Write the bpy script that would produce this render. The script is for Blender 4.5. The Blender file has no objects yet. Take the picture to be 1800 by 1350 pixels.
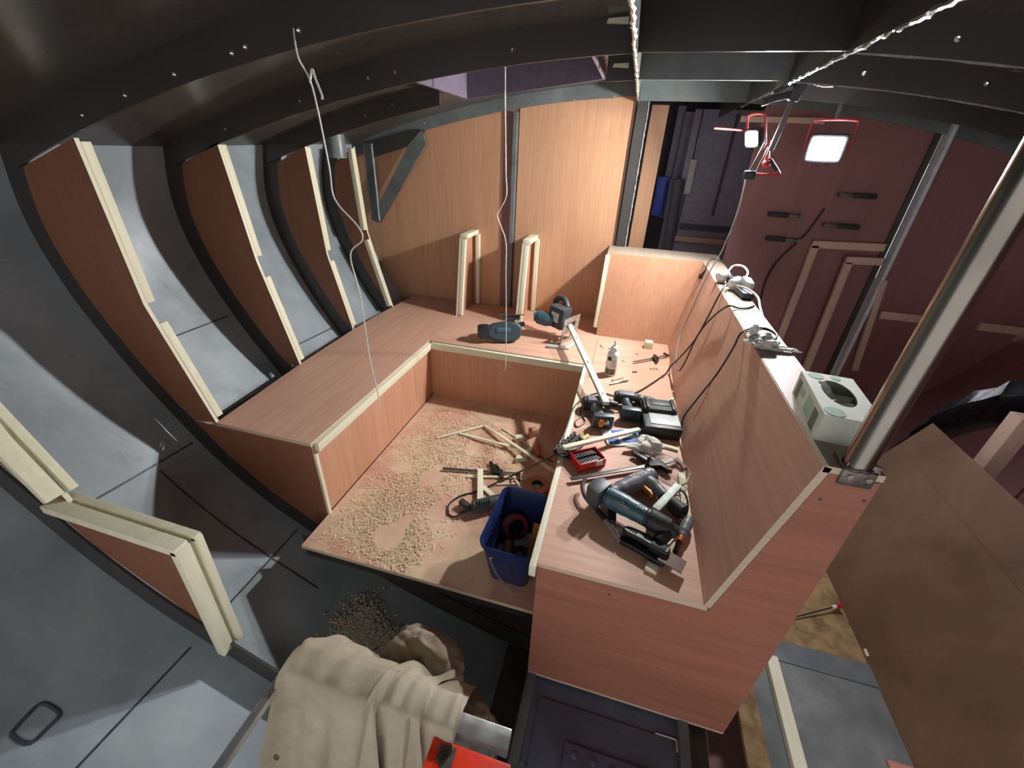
import bpy, bmesh, math, random
from mathutils import Matrix, Vector, Euler, noise
random.seed(7)
SC = bpy.context.scene
COL = SC.collection
# ------------------------------------------------------------------ camera
CAMPOS = Vector((1.1742, -2.3547, 1.5566))
YAW, PITCH, ROLL, FPX = -0.2447, -0.5125, 0.0455, 729.36
cf = Vector((math.sin(YAW)*math.cos(PITCH), math.cos(YAW)*math.cos(PITCH), math.sin(PITCH)))
cr = Vector((math.cos(YAW), -math.sin(YAW), 0)); cu = cr.cross(cf)
cr2 = cr*math.cos(ROLL)+cu*math.sin(ROLL); cu2 = -cr*math.sin(ROLL)+cu*math.cos(ROLL)
cam = bpy.data.cameras.new('camera'); camo = bpy.data.objects.new('camera', cam); COL.objects.link(camo)
m = Matrix((cr2, cu2, -cf)).transposed().to_4x4(); m.translation = CAMPOS
camo.matrix_world = m
cam.sensor_fit = 'HORIZONTAL'; cam.sensor_width = 36.0; cam.lens = FPX*36/1800; cam.clip_start = 0.02
SC.camera = camo
# ------------------------------------------------------------------ world, exposure
w = bpy.data.worlds.new('World'); SC.world = w; w.use_nodes = True
bg = w.node_tree.nodes['Background']; bg.inputs[0].default_value = (0.86, 0.84, 0.84, 1); bg.inputs[1].default_value = 0.72
SC.view_settings.view_transform = 'Standard'; SC.view_settings.look = 'None'
SC.view_settings.gamma = 1; SC.view_settings.use_curve_mapping = False
SC.view_settings.exposure = 1.0
LAMP_MAIN, LAMP_SIDE = 1900.0, 400.0
# ------------------------------------------------------------------ helpers
def V(*a): return Vector(a)
def T(x=0, y=0, z=0, rx=0, ry=0, rz=0):
    return Matrix.Translation((x, y, z)) @ Euler((math.radians(rx), math.radians(ry), math.radians(rz))).to_matrix().to_4x4()
def frame(p0, p1, up=(0, 0, 1)):
    """matrix whose local X runs p0->p1"""
    p0 = Vector(p0); x = (Vector(p1)-p0).normalized(); u = Vector(up)
    if abs(x.dot(u)) > .98: u = Vector((0, 1, 0))
    y = u.cross(x).normalized(); z = x.cross(y)
    M = Matrix((x, y, z)).transposed().to_4x4(); M.translation = p0
    return M
class B:
    def __init__(s): s.bm = bmesh.new()
    def add(s, verts, faces, mi=0):
        vs = [s.bm.verts.new(v) for v in verts]
        out = []
        for f in faces:
            try: fc = s.bm.faces.new([vs[i] for i in f]); fc.material_index = mi; out.append(fc)
            except ValueError: pass
        return out
    def box(s, c, d, M=None, bev=0, mi=0):
        hx, hy, hz = d[0]/2, d[1]/2, d[2]/2
        c = Vector(c)
        t = bmesh.new()
        vs = [t.verts.new(c+Vector((x*hx, y*hy, z*hz))) for x in (-1, 1) for y in (-1, 1) for z in (-1, 1)]
        for f in ((0,1,3,2),(4,6,7,5),(0,4,5,1),(2,3,7,6),(0,2,6,4),(1,5,7,3)): t.faces.new([vs[i] for i in f])
        if bev: bmesh.ops.bevel(t, geom=list(t.edges), offset=min(bev, min(d)*.45), segments=2, affect='EDGES', profile=.6)
        if M is not None: bmesh.ops.transform(t, matrix=M, verts=t.verts)
        s.merge(t, mi); return s
    def merge(s, t, mi=0):
        mp = {v: s.bm.verts.new(v.co) for v in t.verts}
        for f in t.faces:
            n = s.bm.faces.new([mp[v] for v in f.verts]); n.material_index = mi if mi else f.material_index
        t.free()
    def bar(s, p0, p1, w, h, up=(0, 0, 1), bev=0, mi=0):
        L = (Vector(p1)-Vector(p0)).length
        return s.box((L/2, 0, 0), (L, w, h), frame(p0, p1, up), bev, mi)
    def cyl(s, p0, p1, r0, r1=None, n=16, mi=0, cap=True):
        r1 = r0 if r1 is None else r1
        M = frame(p0, p1); L = (Vector(p1)-Vector(p0)).length
        vs = []
        for x, r in ((0, r0), (L, r1)):
            for i in range(n):
                a = 2*math.pi*i/n; vs.append(M @ Vector((x, r*math.cos(a), r*math.sin(a))))
        fs = [(i, (i+1) % n, n+(i+1) % n, n+i) for i in range(n)]
        if cap: fs += [tuple(range(n-1, -1, -1)), tuple(range(n, 2*n))]
        s.add(vs, fs, mi); return s
    def lathe(s, prof, M=None, n=24, mi=0):
        """prof: (r, z) pairs, axis local Z"""
        M = M or Matrix(); vs = []
        for r, z in prof:
            for i in range(n):
                a = 2*math.pi*i/n; vs.append(M @ Vector((max(r, 1e-5)*math.cos(a), max(r, 1e-5)*math.sin(a), z)))
        fs = []
        for k in range(len(prof)-1):
            for i in range(n):
                j = (i+1) % n; fs.append((k*n+i, k*n+j, (k+1)*n+j, (k+1)*n+i))
        s.add(vs, fs, mi); return s
    def tube(s, pts, r, n=8, mi=0, M=None, sub=6):
        pts = [Vector(p) for p in pts]
        if sub > 1 and len(pts) > 2: pts = spline(pts, sub)
        rings = []; prev = None
        for i, p in enumerate(pts):
            d = (pts[min(i+1, len(pts)-1)]-pts[max(i-1, 0)]).normalized()
            if prev is None:
                u = Vector((0, 0, 1)) if abs(d.z) < .9 else Vector((1, 0, 0))
                a = d.cross(u).normalized()
            else:
                a = (prev-d*prev.dot(d)).normalized()
            prev = a; b = d.cross(a)
            rr = r[i*len(r)//len(pts)] if isinstance(r, (list, tuple)) else r
            rings.append([p+(a*math.cos(2*math.pi*k/n)+b*math.sin(2*math.pi*k/n))*rr for k in range(n)])
        vs = [v for ring in rings for v in ring]
        if M is not None: vs = [M @ v for v in vs]
        fs = [(i*n+k, i*n+(k+1) % n, (i+1)*n+(k+1) % n, (i+1)*n+k) for i in range(len(rings)-1) for k in range(n)]
        fs += [tuple(range(n-1, -1, -1)), tuple(range((len(rings)-1)*n, len(rings)*n))]
        s.add(vs, fs, mi); return s
    def prism(s, pts, h, M=None, bev=0, mi=0, side=None):
        t = bmesh.new(); M = M or Matrix()
        a = [t.verts.new((p[0], p[1], 0)) for p in pts]; b = [t.verts.new((p[0], p[1], h)) for p in pts]
        n = len(pts)
        t.faces.new(a[::-1]); t.faces.new(b)
        for i in range(n):
            f = t.faces.new((a[i], a[(i+1) % n], b[(i+1) % n], b[i]))
            if side is not None: f.material_index = side
        if bev: bmesh.ops.bevel(t, geom=list(t.edges), offset=bev, segments=2, affect='EDGES', profile=.6)
        bmesh.ops.recalc_face_normals(t, faces=t.faces)
        bmesh.ops.transform(t, matrix=M, verts=t.verts)
        s.merge(t, mi); return s
    def ball(s, c, r, sc=(1, 1, 1), M=None, u=16, v=10, mi=0):
        t = bmesh.new(); bmesh.ops.create_uvsphere(t, u_segments=u, v_segments=v, radius=r)
        for q in t.verts: q.co = Vector((q.co.x*sc[0], q.co.y*sc[1], q.co.z*sc[2]))+Vector(c)
        if M is not None: bmesh.ops.transform(t, matrix=M, verts=t.verts)
        s.merge(t, mi); return s
    def build(s, name, mat, parent=None, world=False, smooth=35, **props):
        bmesh.ops.recalc_face_normals(s.bm, faces=s.bm.faces)
        if world and parent is not None:
            o0 = ROOT[parent.name]
            bmesh.ops.translate(s.bm, vec=-o0, verts=s.bm.verts)
        me = bpy.data.meshes.new(name); s.bm.to_mesh(me); s.bm.free()
        for mm in (mat if isinstance(mat, (list, tuple)) else [mat]): me.materials.append(MAT[mm])
        if smooth:
            me.polygons.foreach_set('use_smooth', [True]*len(me.polygons))
            me.set_sharp_from_angle(angle=math.radians(smooth))
        o = bpy.data.objects.new(name, me); COL.objects.link(o)
        if parent is not None: o.parent = parent
        for k, v in props.items(): o[k] = v
        return o
ROOT = {}
def spline(pts, sub=6):
    out = []
    P = [pts[0]]+list(pts)+[pts[-1]]
    for i in range(1, len(P)-2):
        a, b, c, d = P[i-1], P[i], P[i+1], P[i+2]
        for k in range(sub):
            t = k/sub
            out.append(.5*((2*b)+(c-a)*t+(2*a-5*b+4*c-d)*t*t+(3*b-a-3*c+d)*t**3))
    out.append(pts[-1]); return out
def tag(o, label, cat, group=None):
    o['label'] = label; o['category'] = cat
    if group: o['group'] = group
    return o
def thing(name, label, cat, loc=(0, 0, 0), rot=(0, 0, 0), group=None):
    o = bpy.data.objects.new(name, None); COL.objects.link(o)
    o.location = loc; o.rotation_euler = [math.radians(a) for a in rot]; o.empty_display_size = .05
    ROOT[o.name] = Vector(loc)
    return tag(o, label, cat, group)
def setting(name, loc=(0, 0, 0)):
    o = bpy.data.objects.new(name, None); COL.objects.link(o); o.location = loc; o['kind'] = 'structure'
    ROOT[o.name] = Vector(loc); return o
def single(b, name, mat, label, cat, group=None, base=None, smooth=35):
    """one-mesh thing, origin moved to its base"""
    vs = [v.co for v in b.bm.verts]
    if base is None:
        base = Vector(((min(v.x for v in vs)+max(v.x for v in vs))/2, (min(v.y for v in vs)+max(v.y for v in vs))/2, min(v.z for v in vs)))
    base = Vector(base)
    bmesh.ops.translate(b.bm, vec=-base, verts=b.bm.verts)
    o = b.build(name, mat, smooth=smooth); o.location = base
    return tag(o, label, cat, group)
# ------------------------------------------------------------------ materials
MAT = {}
def nodes(name):
    mt = bpy.data.materials.new(name); mt.use_nodes = True; MAT[name] = mt
    nt = mt.node_tree; return mt, nt, nt.nodes['Principled BSDF']
def link(nt, a, b): nt.links.new(a, b)
def ramp(nt, fac, stops):
    r = nt.nodes.new('ShaderNodeValToRGB'); e = r.color_ramp.elements
    while len(e) < len(stops): e.new(.5)
    for k, (p, c) in enumerate(stops): e[k].position = p; e[k].color = (*c, 1)
    link(nt, fac, r.inputs[0]); return r.outputs[0]
def nz(nt, scale, detail=4, rough=.55, vec=None, dist=0):
    n = nt.nodes.new('ShaderNodeTexNoise'); n.inputs['Scale'].default_value = scale
    n.inputs['Detail'].default_value = detail; n.inputs['Roughness'].default_value = rough; n.inputs['Distortion'].default_value = dist
    if vec is not None: link(nt, vec, n.inputs['Vector'])
    return n.outputs['Fac']
def coords(nt, scale=(1, 1, 1), loc=(0, 0, 0), rot=(0, 0, 0)):
    tc = nt.nodes.new('ShaderNodeTexCoord'); mp = nt.nodes.new('ShaderNodeMapping')
    mp.inputs['Scale'].default_value = scale; mp.inputs['Location'].default_value = loc; mp.inputs['Rotation'].default_value = rot
    link(nt, tc.outputs['Object'], mp.inputs[0]); return mp.outputs[0]
def mix(nt, fac, a, b, mode='MIX'):
    n = nt.nodes.new('ShaderNodeMix'); n.data_type = 'RGBA'; n.blend_type = mode
    for s, v in ((n.inputs[0], fac), (n.inputs[6], a), (n.inputs[7], b)):
        if hasattr(v, 'links') or hasattr(v, 'is_linked'): link(nt, v, s)
        elif isinstance(v, (int, float)): s.default_value = v
        else: s.default_value = (*v, 1)
    return n.outputs[2]
def bump(nt, p, h, strength=.2, dist=.004):
    n = nt.nodes.new('ShaderNodeBump'); n.inputs['Strength'].default_value = strength; n.inputs['Distance'].default_value = dist
    link(nt, h, n.inputs['Height']); link(nt, n.outputs[0], p.inputs['Normal'])
def srgb(*c): return tuple((x/255/12.92 if x/255 <= .04045 else ((x/255+.055)/1.055)**2.4) for x in c)
def wood(name, dark, light, axis='x', rough=.55, fine=70, coarse=5, loc=(0, 0, 0), dust=None):
    mt, nt, p = nodes(name)
    sc = [fine]*3; sc['xyz'.index(axis)] = fine*.035
    g = nz(nt, 1, 5, .6, coords(nt, sc, loc), .3)
    sc2 = [coarse]*3; sc2['xyz'.index(axis)] = coarse*.12
    g2 = nz(nt, 1, 3, .5, coords(nt, sc2, loc), .6)
    ad = nt.nodes.new('ShaderNodeMath'); ad.operation = 'MULTIPLY_ADD'; link(nt, g, ad.inputs[0]); ad.inputs[1].default_value = .6
    m2 = nt.nodes.new('ShaderNodeMath'); m2.operation = 'MULTIPLY'; link(nt, g2, m2.inputs[0]); m2.inputs[1].default_value = .4
    link(nt, m2.outputs[0], ad.inputs[2])
    c = ramp(nt, ad.outputs[0], [(.28, dark), (.72, light)])
    if dust:
        d = nz(nt, 3.2, 6, .62, coords(nt, (1, 1, 1), (3, 1, 0)), .8)
        fac = ramp(nt, d, [(.46, (0, 0, 0)), (.62, (.85, .85, .85))])
        c = mix(nt, fac, c, dust)
    link(nt, c, p.inputs['Base Color']); p.inputs['Roughness'].default_value = rough
    bump(nt, p, g, .12, .002); return mt
def paint(name, a, b, rough=(.3, .5), scale=3, metal=0, spec=.5, bs=.08, fine=60):
    mt, nt, p = nodes(name)
    n = nz(nt, scale, 6, .6, coords(nt), .4)
    link(nt, ramp(nt, n, [(.35, a), (.68, b)]), p.inputs['Base Color'])
    n2 = nz(nt, scale*2.1, 5, .65, coords(nt, (1, 1, 1), (5, 2, 1)), .5)
    link(nt, ramp(nt, n2, [(.35, (rough[0],)*3), (.7, (rough[1],)*3)]), p.inputs['Roughness'])
    p.inputs['Metallic'].default_value = metal; p.inputs['Specular IOR Level'].default_value = spec
    if bs: bump(nt, p, nz(nt, fine, 3, .5, coords(nt)), bs, .002)
    return mt
def plain(name, c, rough=.45, metal=0, spec=.5, var=.12):
    return paint(name, tuple(x*(1-var) for x in c), tuple(x*(1+var) for x in c), (max(rough-.08, .03), rough+.08), 25, metal, spec, 0)
wood('ply_x', srgb(186, 140, 118), srgb(216, 174, 152), 'x')
wood('ply_y', srgb(186, 140, 118), srgb(216, 174, 152), 'y')
wood('ply_z', srgb(180, 128, 98), srgb(206, 156, 126), 'z')
wood('ply_bracket', srgb(120, 76, 54), srgb(146, 96, 70), 'z')
wood('ply_wall', srgb(178, 130, 98), srgb(208, 162, 128), 'z', fine=90)
wood('ply_end', srgb(140, 88, 71), srgb(172, 112, 91), 'x', fine=55, coarse=9)
wood('ply_red', srgb(126, 84, 82), srgb(150, 104, 100), 'z')
wood('ply_floor', srgb(186, 136, 114), srgb(216, 170, 148), 'y', dust=srgb(216, 194, 162))
wood('ply_edge', srgb(182, 158, 132), srgb(216, 196, 172), 'x', .65, 120)
wood('pine_x', srgb(212, 206, 174), srgb(236, 232, 208), 'x', .6, 60)
wood('pine_y', srgb(212, 206, 174), srgb(236, 232, 208), 'y', .6, 60)
wood('pine_z', srgb(212, 206, 174), srgb(236, 232, 208), 'z', .6, 60)
wood('cap_wood', srgb(142, 126, 110), srgb(170, 154, 138), 'y', .5, 60)
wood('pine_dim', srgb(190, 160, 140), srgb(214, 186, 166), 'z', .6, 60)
paint('hull_paint', srgb(138, 147, 152), srgb(170, 178, 182), (.26, .5), 2.6, 0, .5, .1)
paint('rib_paint', srgb(56, 53, 51), srgb(66, 63, 61), (.3, .36), 1.5, 0, .5, 0)
paint('deck_paint', srgb(70, 67, 66), srgb(80, 77, 76), (.26, .31), 1.2, 0, .6, 0)
paint('post_paint', srgb(90, 97, 98), srgb(116, 123, 122), (.35, .55), 5, 0, .5, .05)
paint('floor_steel', srgb(74, 80, 94), srgb(100, 106, 120), (.35, .6), 4, 0, .4, .1)
paint('floor_grey', srgb(100, 103, 102), srgb(134, 137, 134), (.45, .65), 5, 0, .4, .1)
paint('floor_osb', srgb(120, 98, 66), srgb(176, 146, 100), (.6, .8), 14, 0, .3, .3, 40)
paint('weld', srgb(150, 158, 160), srgb(200, 206, 206), (.15, .3), 60, .6, .7, .5, 200)
paint('seam', srgb(58, 60, 66), srgb(84, 88, 94), (.3, .5), 30, 0, .5, .3)
paint('stainless', srgb(122, 116, 108), srgb(148, 141, 133), (.2, .28), 3, 1.0, .5, 0)
paint('aluminium', srgb(178, 180, 180), srgb(214, 216, 216), (.28, .42), 12, .85, .5, .03)
paint('strip_alu', srgb(168, 180, 170), srgb(200, 208, 196), (.45, .6), 12, .1, .5, .03)
paint('galv', srgb(96, 88, 84), srgb(150, 142, 136), (.3, .5), 30, .8, .5, .3)
paint('hardboard', srgb(92, 70, 52), srgb(122, 96, 74), (.5, .7), 2.4, 0, .3, .12, 30)
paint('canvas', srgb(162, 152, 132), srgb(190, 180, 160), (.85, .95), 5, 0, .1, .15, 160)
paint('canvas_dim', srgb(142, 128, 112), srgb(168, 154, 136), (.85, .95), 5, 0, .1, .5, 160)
plain('black_sheet', srgb(24, 26, 30), .3)
plain('black', srgb(26, 27, 29), .45)
plain('black_rubber', srgb(34, 35, 36), .6)
plain('dark_grey', srgb(62, 66, 70), .5)
plain('tool_grey', srgb(112, 114, 120), .45)
plain('teal', srgb(54, 84, 95), .4)
plain('teal_dark', srgb(50, 64, 70), .45)
plain('steel', srgb(168, 167, 164), .3, .55, .5, .05)
plain('panel_grey', srgb(190, 196, 200), .45)
plain('blade_brown', srgb(92, 70, 62), .4, .3)
plain('steel_dark', srgb(92, 88, 86), .4, .6, .5, .05)
plain('white', srgb(226, 226, 222), .5)
plain('cable_white', srgb(222, 218, 208), .5)
plain('cable_grey', srgb(120, 124, 126), .5)
plain('paper', srgb(206, 208, 206), .7)
plain('carton', srgb(212, 216, 202), .75, 0, .5, .06)
plain('carton_green', srgb(152, 186, 164), .75)
plain('carton_dark', srgb(96, 108, 96), .75)
plain('blue', srgb(30, 44, 92), .4)
plain('blue_print', srgb(44, 92, 168), .6)
plain('red', srgb(186, 34, 36), .35)
plain('red_paint', srgb(224, 52, 26), .45)
plain('orange', srgb(214, 140, 40), .5)
plain('copper', srgb(176, 104, 64), .35, .5)
plain('tape_brown', srgb(178, 104, 70), .4)
plain('magenta', srgb(150, 40, 64), .5)
plain('olive', srgb(110, 116, 72), .6)
plain('brown_print', srgb(110, 100, 84), .6)
plain('yellow', srgb(206, 190, 110), .5)
plain('sawdust', srgb(226, 206, 172), .9, 0, .1)
plain('debris', srgb(212, 200, 178), .9, 0, .1)
plain('glove', srgb(214, 212, 204), .7)
plain('pink_offcut', srgb(196, 132, 108), .6)
plain('lamp_red', srgb(160, 52, 48), .4)
plain('post_glint', srgb(206, 214, 218), .3)  # near-white colour stands for the lamp's reflection on the metal post
plain('hatch_purple', srgb(104, 94, 110), .4)
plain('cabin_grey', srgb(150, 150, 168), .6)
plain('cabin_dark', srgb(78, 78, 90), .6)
plain('cabin_blue', srgb(50, 76, 190), .5)
plain('felt', srgb(28, 26, 28), .9, 0, .1)
plain('tissue_white', srgb(206, 208, 206), .8)
mt, nt, p = nodes('clear_plastic')
p.inputs['Base Color'].default_value = (.92, .93, .93, 1); p.inputs['Roughness'].default_value = .08
p.inputs['Transmission Weight'].default_value = .85; p.inputs['IOR'].default_value = 1.2; p.inputs['Alpha'].default_value = .55
mt, nt, p = nodes('skylight_pane')
p.inputs['Base Color'].default_value = (.05, .045, .05, 1); p.inputs['Roughness'].default_value = .08; p.inputs['Transmission Weight'].default_value = .5
def glow(name, col, strength):
    mt, nt, p = nodes(name)
    p.inputs['Base Color'].default_value = (1, 1, 1, 1); p.inputs['Emission Color'].default_value = (*col, 1); p.inputs['Emission Strength'].default_value = strength
glow('lamp_main', (.97, .985, .95), LAMP_MAIN)
glow('lamp_side', (.93, .90, 1.0), LAMP_SIDE)
# ------------------------------------------------------------------ hull, deck and bulkheads
XC = 1.41                                   # centreline of the boat
RIB = [(-.94, 1.53), (-1.0, 1.32), (-1.005, 1.15), (-.945, .93), (-.81, .66), (-.65, .42), (-.5, .23), (-.3, .05), (-.07, -.1),
       (.25, -.28), (.6, -.42), (1.0, -.54), (1.41, -.6)]
RIB = [(p.x, p.z) for p in spline([V(a, 0, b) for a, b in RIB], 4)]
def taper(y): return 1-.035*max(0, min(1.3, (y+.6)/1.1))
def offset_curve(c, d):
    out = []
    for i, (x, z) in enumerate(c):
        a = c[max(i-1, 0)]; b = c[min(i+1, len(c)-1)]
        t = Vector((b[0]-a[0], b[1]-a[1])).normalized()
        out.append((x+t.y*d, z-t.x*d))
    return out
SHELL = offset_curve(RIB, .12)
if SHELL[10][0] > RIB[10][0]: SHELL = offset_curve(RIB, -.12)
SHELL = [(SHELL[0][0], 1.62)]+SHELL
def at_y(c, y):
    s = taper(y); return [(XC+(x-XC)*s, z) for x, z in c]
def mirror(c): return [(2*XC-x, z) for x, z in c]
YS = [-3.6, -2.9, -2.3, -1.78, -1.19, -.6, 0, .5, 1.0, 1.6, 2.6]
for side, nm in ((0, 'wall_left'), (1, 'wall_right')):
    wl = setting(nm, (0, 0, 0))
    b = B(); rows = [mirror(at_y(SHELL, y)) if side else at_y(SHELL, y) for y in YS]
    n = len(SHELL)
    vs = [V(x, y, z) for y, r in zip(YS, rows) for x, z in r]
    b.add(vs, [(i*n+k, i*n+k+1, (i+1)*n+k+1, (i+1)*n+k) for i in range(len(YS)-1) for k in range(n-1)])
    # outer skin so that the plate has thickness
    rows2 = [[(x+(-.02 if not side else .02), z-.006) for x, z in r] for r in rows]
    vs = [V(x, y, z) for y, r in zip(YS, rows2) for x, z in r]
    b.add(vs, [(i*n+k, (i+1)*n+k, (i+1)*n+k+1, i*n+k+1) for i in range(len(YS)-1) for k in range(n-1)])
    b.build('hull_plate', 'ply_red' if side else 'hull_paint', wl, smooth=40)
    for y in (-2.38, -1.76, -1.175, -.565, .015, .515) if not side else ():
        b = B(); inner = at_y(RIB, y); outer = at_y(SHELL[1:], y)
        if side: inner, outer = mirror(inner), mirror(outer)
        poly = inner+outer[::-1]
        nn = len(inner)
        va = [V(x, y, z) for x, z in poly]; vb = [V(x, y+.01, z) for x, z in poly]
        N = len(poly); f = []
        for k in range(nn-1):
            q = (k, k+1, N-2-k, N-1-k); f.append(q); f.append(tuple(i+N for i in q[::-1]))
        for k in range(N): f.append((k, (k+1) % N, N+(k+1) % N, N+k))
        b.add(va+vb, f); b.build('rib', 'rib_paint', wl, smooth=40)
    if not side:   # plate seams seen on the hull between the frames
        sh = at_y(SHELL, -1.38)
        seams = [[V(-.70, -1.74, .29), V(-.692, -1.5, .277), V(-.687, -1.2, .268)], [V(-.195, -1.8, -.165), V(-.2, -2.1, -.161), V(-.207, -2.6, -.157)],
                 [V(x, -1.38, z) for x, z in sh if -.70 < x < .1 and z < .3], [V(-.2, -1.74, -.163), V(-.2, -1.2, -.163)],
                 [V(*at_y(SHELL, y)[22][:1], y, at_y(SHELL, y)[22][1]) for y in (-1.15, -.85, -.6)], [V(*at_y(SHELL, y)[20][:1], y, at_y(SHELL, y)[20][1]) for y in (-.55, -.3, 0)],
                 [V(*at_y(SHELL, y)[16][:1], y, at_y(SHELL, y)[16][1]) for y in (-1.15, -.85, -.6)]]
        for P in seams: B().tube(P, .0042, 6, sub=2).build('weld_seam', 'seam', wl)
        sq = [V(-.379, -2.184, -.040), V(-.384, -2.145, -.036), V(-.383, -2.107, -.036), V(-.355, -2.10, -.057), V(-.329, -2.106, -.076), V(-.327, -2.145, -.077), V(-.329, -2.179, -.076), V(-.355, -2.187, -.057), V(-.379, -2.184, -.040)]
        B().tube(sq, .006, 6, sub=3).build('scorch_mark', 'seam', wl)
# deck with camber
def zd(x): return 1.96-.0737*(x-XC)**2
def zb(x): return 1.86-.0737*(x-XC)**2
GL, GR = 1.1, 1.72
ceil = setting('ceiling', (0, 0, 0))
HX0, HX1, HY0, HY1 = .17, .93, -.46, .30          # skylight opening
def deck_strip(b, x0, x1, y0, y1, n=14, dz=0):
    xs = [x0+(x1-x0)*i/n for i in range(n+1)]
    vs = [V(x, y, zd(x)+dz) for y in (y0, y1) for x in xs]+[V(x, y, zd(x)+dz+.012) for y in (y0, y1) for x in xs]
    m_ = n+1
    f = [(i, i+1, m_+i+1, m_+i) for i in range(n)]+[(2*m_+i, 3*m_+i, 3*m_+i+1, 2*m_+i+1) for i in range(n)]
    f += [(0, m_, 3*m_, 2*m_), (n, 2*m_+n, 3*m_+n, m_+n)]
    b.add(vs, f)
b = B()
deck_strip(b, -1.16, GL, -3.6, HY0); deck_strip(b, -1.16, GL, HY1, 2.6)
deck_strip(b, -1.16, HX0, HY0, HY1, 8); deck_strip(b, HX1, GL, HY0, HY1, 3)
b.build('deck_plate', 'deck_paint', ceil)
b = B(); deck_strip(b, GR, 2*XC+1.16, -3.6, 2.6); b.build('deck_plate', 'deck_paint', ceil)
b = B(); deck_strip(b, GL, GR, -3.6, 2.6, 6, .07); b.build('deck_plate', 'deck_paint', ceil)
for gx in (GL, GR):
    b = B(); b.box((gx, -.5, 1.94), (.012, 6.2, .18)); g = b.build('girder', 'rib_paint', ceil)
    # rough weld bead along the lower edge
    b = B(); P = []
    for i in range(150):
        y = -2.0+i*.02
        P.append(V(gx+random.uniform(-.003, .003), y, 1.848+random.uniform(-.003, .003)))
    b.tube(P, [.004+random.random()*.004 for _ in P], 5, sub=1); b.build('weld_or_lit_edge', 'weld', g)
def plate2d(outline, holes, thick, M, name, mat, parent, smooth=30, **props):
    """flat plate with real holes; outline in local XY"""
    cv = bpy.data.curves.new('tmp', 'CURVE'); cv.dimensions = '2D'; cv.fill_mode = 'BOTH'; cv.extrude = thick/2
    for pts in [outline]+holes:
        sp = cv.splines.new('POLY'); sp.points.add(len(pts)-1)
        for q, p_ in zip(sp.points, pts): q.co = (p_[0], p_[1], 0, 1)
        sp.use_cyclic_u = True
    ob = bpy.data.objects.new('tmp', cv); COL.objects.link(ob)
    bpy.context.view_layer.update()
    dg = bpy.context.evaluated_depsgraph_get()
    me = bpy.data.meshes.new_from_object(ob.evaluated_get(dg)); bpy.data.objects.remove(ob); bpy.data.curves.remove(cv)
    me.transform(M); me.name = name; me.materials.clear(); me.materials.append(MAT[mat])
    for pl in me.polygons: pl.material_index = 0
    o = bpy.data.objects.new(name, me); COL.objects.link(o); o.parent = parent
    for k, v in props.items(): o[k] = v
    return o
def circ(x, y, r, n=8): return [(x+r*math.cos(2*math.pi*i/n), y+r*math.sin(2*math.pi*i/n)) for i in range(n)]
XZ = lambda y: Matrix(((1, 0, 0, 0), (0, 0, -1, y), (0, 1, 0, 0), (0, 0, 0, 1)))       # local XY -> world XZ at y
def beam(y, x0, x1, holes=(), mat='rib_paint', lift=0, n=18, thick=.01):
    xs = [x0+(x1-x0)*i/n for i in range(n+1)]
    out = [(x, zb(x)+lift) for x in xs]+[(x, zd(x)+.004) for x in xs[::-1]]
    return plate2d(out, [circ(a, c, .0075) for a, c in holes], thick, XZ(y), 'beam', mat, ceil)
H1 = [(-.581, 1.60), (-.371, 1.655), (-.157, 1.708), (.062, 1.755), (.11, 1.768), (.285, 1.80)]
H2 = [(-.658, 1.588), (-.234, 1.70), (.097, 1.779), (.216, 1.797), (.681, 1.862)]
beam(-2.38, -1.0, 3.85); beam(-1.77, -1.0, 3.85)
beam(-1.185, -1.0, GL, H1); beam(-.575, -1.0, GL, H2); beam(.005, -1.0, HX0-.03, [(-.3, 1.69), (-.13, 1.74)]); beam(.005, HX1+.03, GL, n=4)
beam(.84, -1.0, GL, [(-.35, 1.70), (-.1, 1.74), (.2, 1.80), (.4, 1.82), (.7, 1.855), (.95, 1.875)], 'post_paint', .025)
for y, hs in ((-1.185, []), (-.575, [(1.98, 1.88), (2.35, 1.855), (2.7, 1.81)]), (.005, [(1.98, 1.88), (2.4, 1.85)]), (.5, [])):
    beam(y, GR, 3.85, hs)
beam(.84, GR, 3.85, [(2.2, 1.86)], 'post_paint', 0)
for y in (-1.185, -.575, .005, .84): 
    b = B(); b.box(((GL+GR)/2, y, 1.94), (GR-GL, .01, .17)); b.build('beam', 'post_paint' if y > -.1 else 'rib_paint', ceil)
# pale beads stand for the light caught along the right-hand beam flanges
for y in (-.575, .005):
    b = B(); P = [V(GR+.02+i*.05, y+random.uniform(-.001, .001), zb(GR+.02+i*.05)-.001) for i in range(30)]
    b.tube(P, [.003+random.random()*.003 for _ in P], 5, sub=1); b.build('weld_or_lit_edge', 'weld', ceil)
# skylight
sk = setting('window_1', ((HX0+HX1)/2, (HY0+HY1)/2, 1.9))
def zwall(b, p, q, lo, hi, t=.01):
    (x0, y0), (x1, y1) = p, q
    d = Vector((x1-x0, y1-y0)).normalized(); nrm = Vector((-d.y, d.x))*t
    vs = []
    for (x, y) in ((x0, y0), (x1, y1), (x1+nrm.x, y1+nrm.y), (x0+nrm.x, y0+nrm.y)):
        vs += [V(x, y, zd(x)+lo), V(x, y, zd(x)+hi)]
    b.add(vs, [(0, 1, 3, 2), (2, 3, 5, 4), (4, 5, 7, 6), (6, 7, 1, 0), (1, 7, 5, 3), (0, 2, 4, 6)])
for p_, q_ in (((HX0, HY0), (HX1, HY0)), ((HX1, HY0), (HX1, HY1)), ((HX1, HY1), (HX0, HY1)), ((HX0, HY1), (HX0, HY0))):
    b = B(); zwall(b, p_, q_, -.05, .1); b.build('window_frame', 'hatch_purple', sk, world=True)
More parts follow.
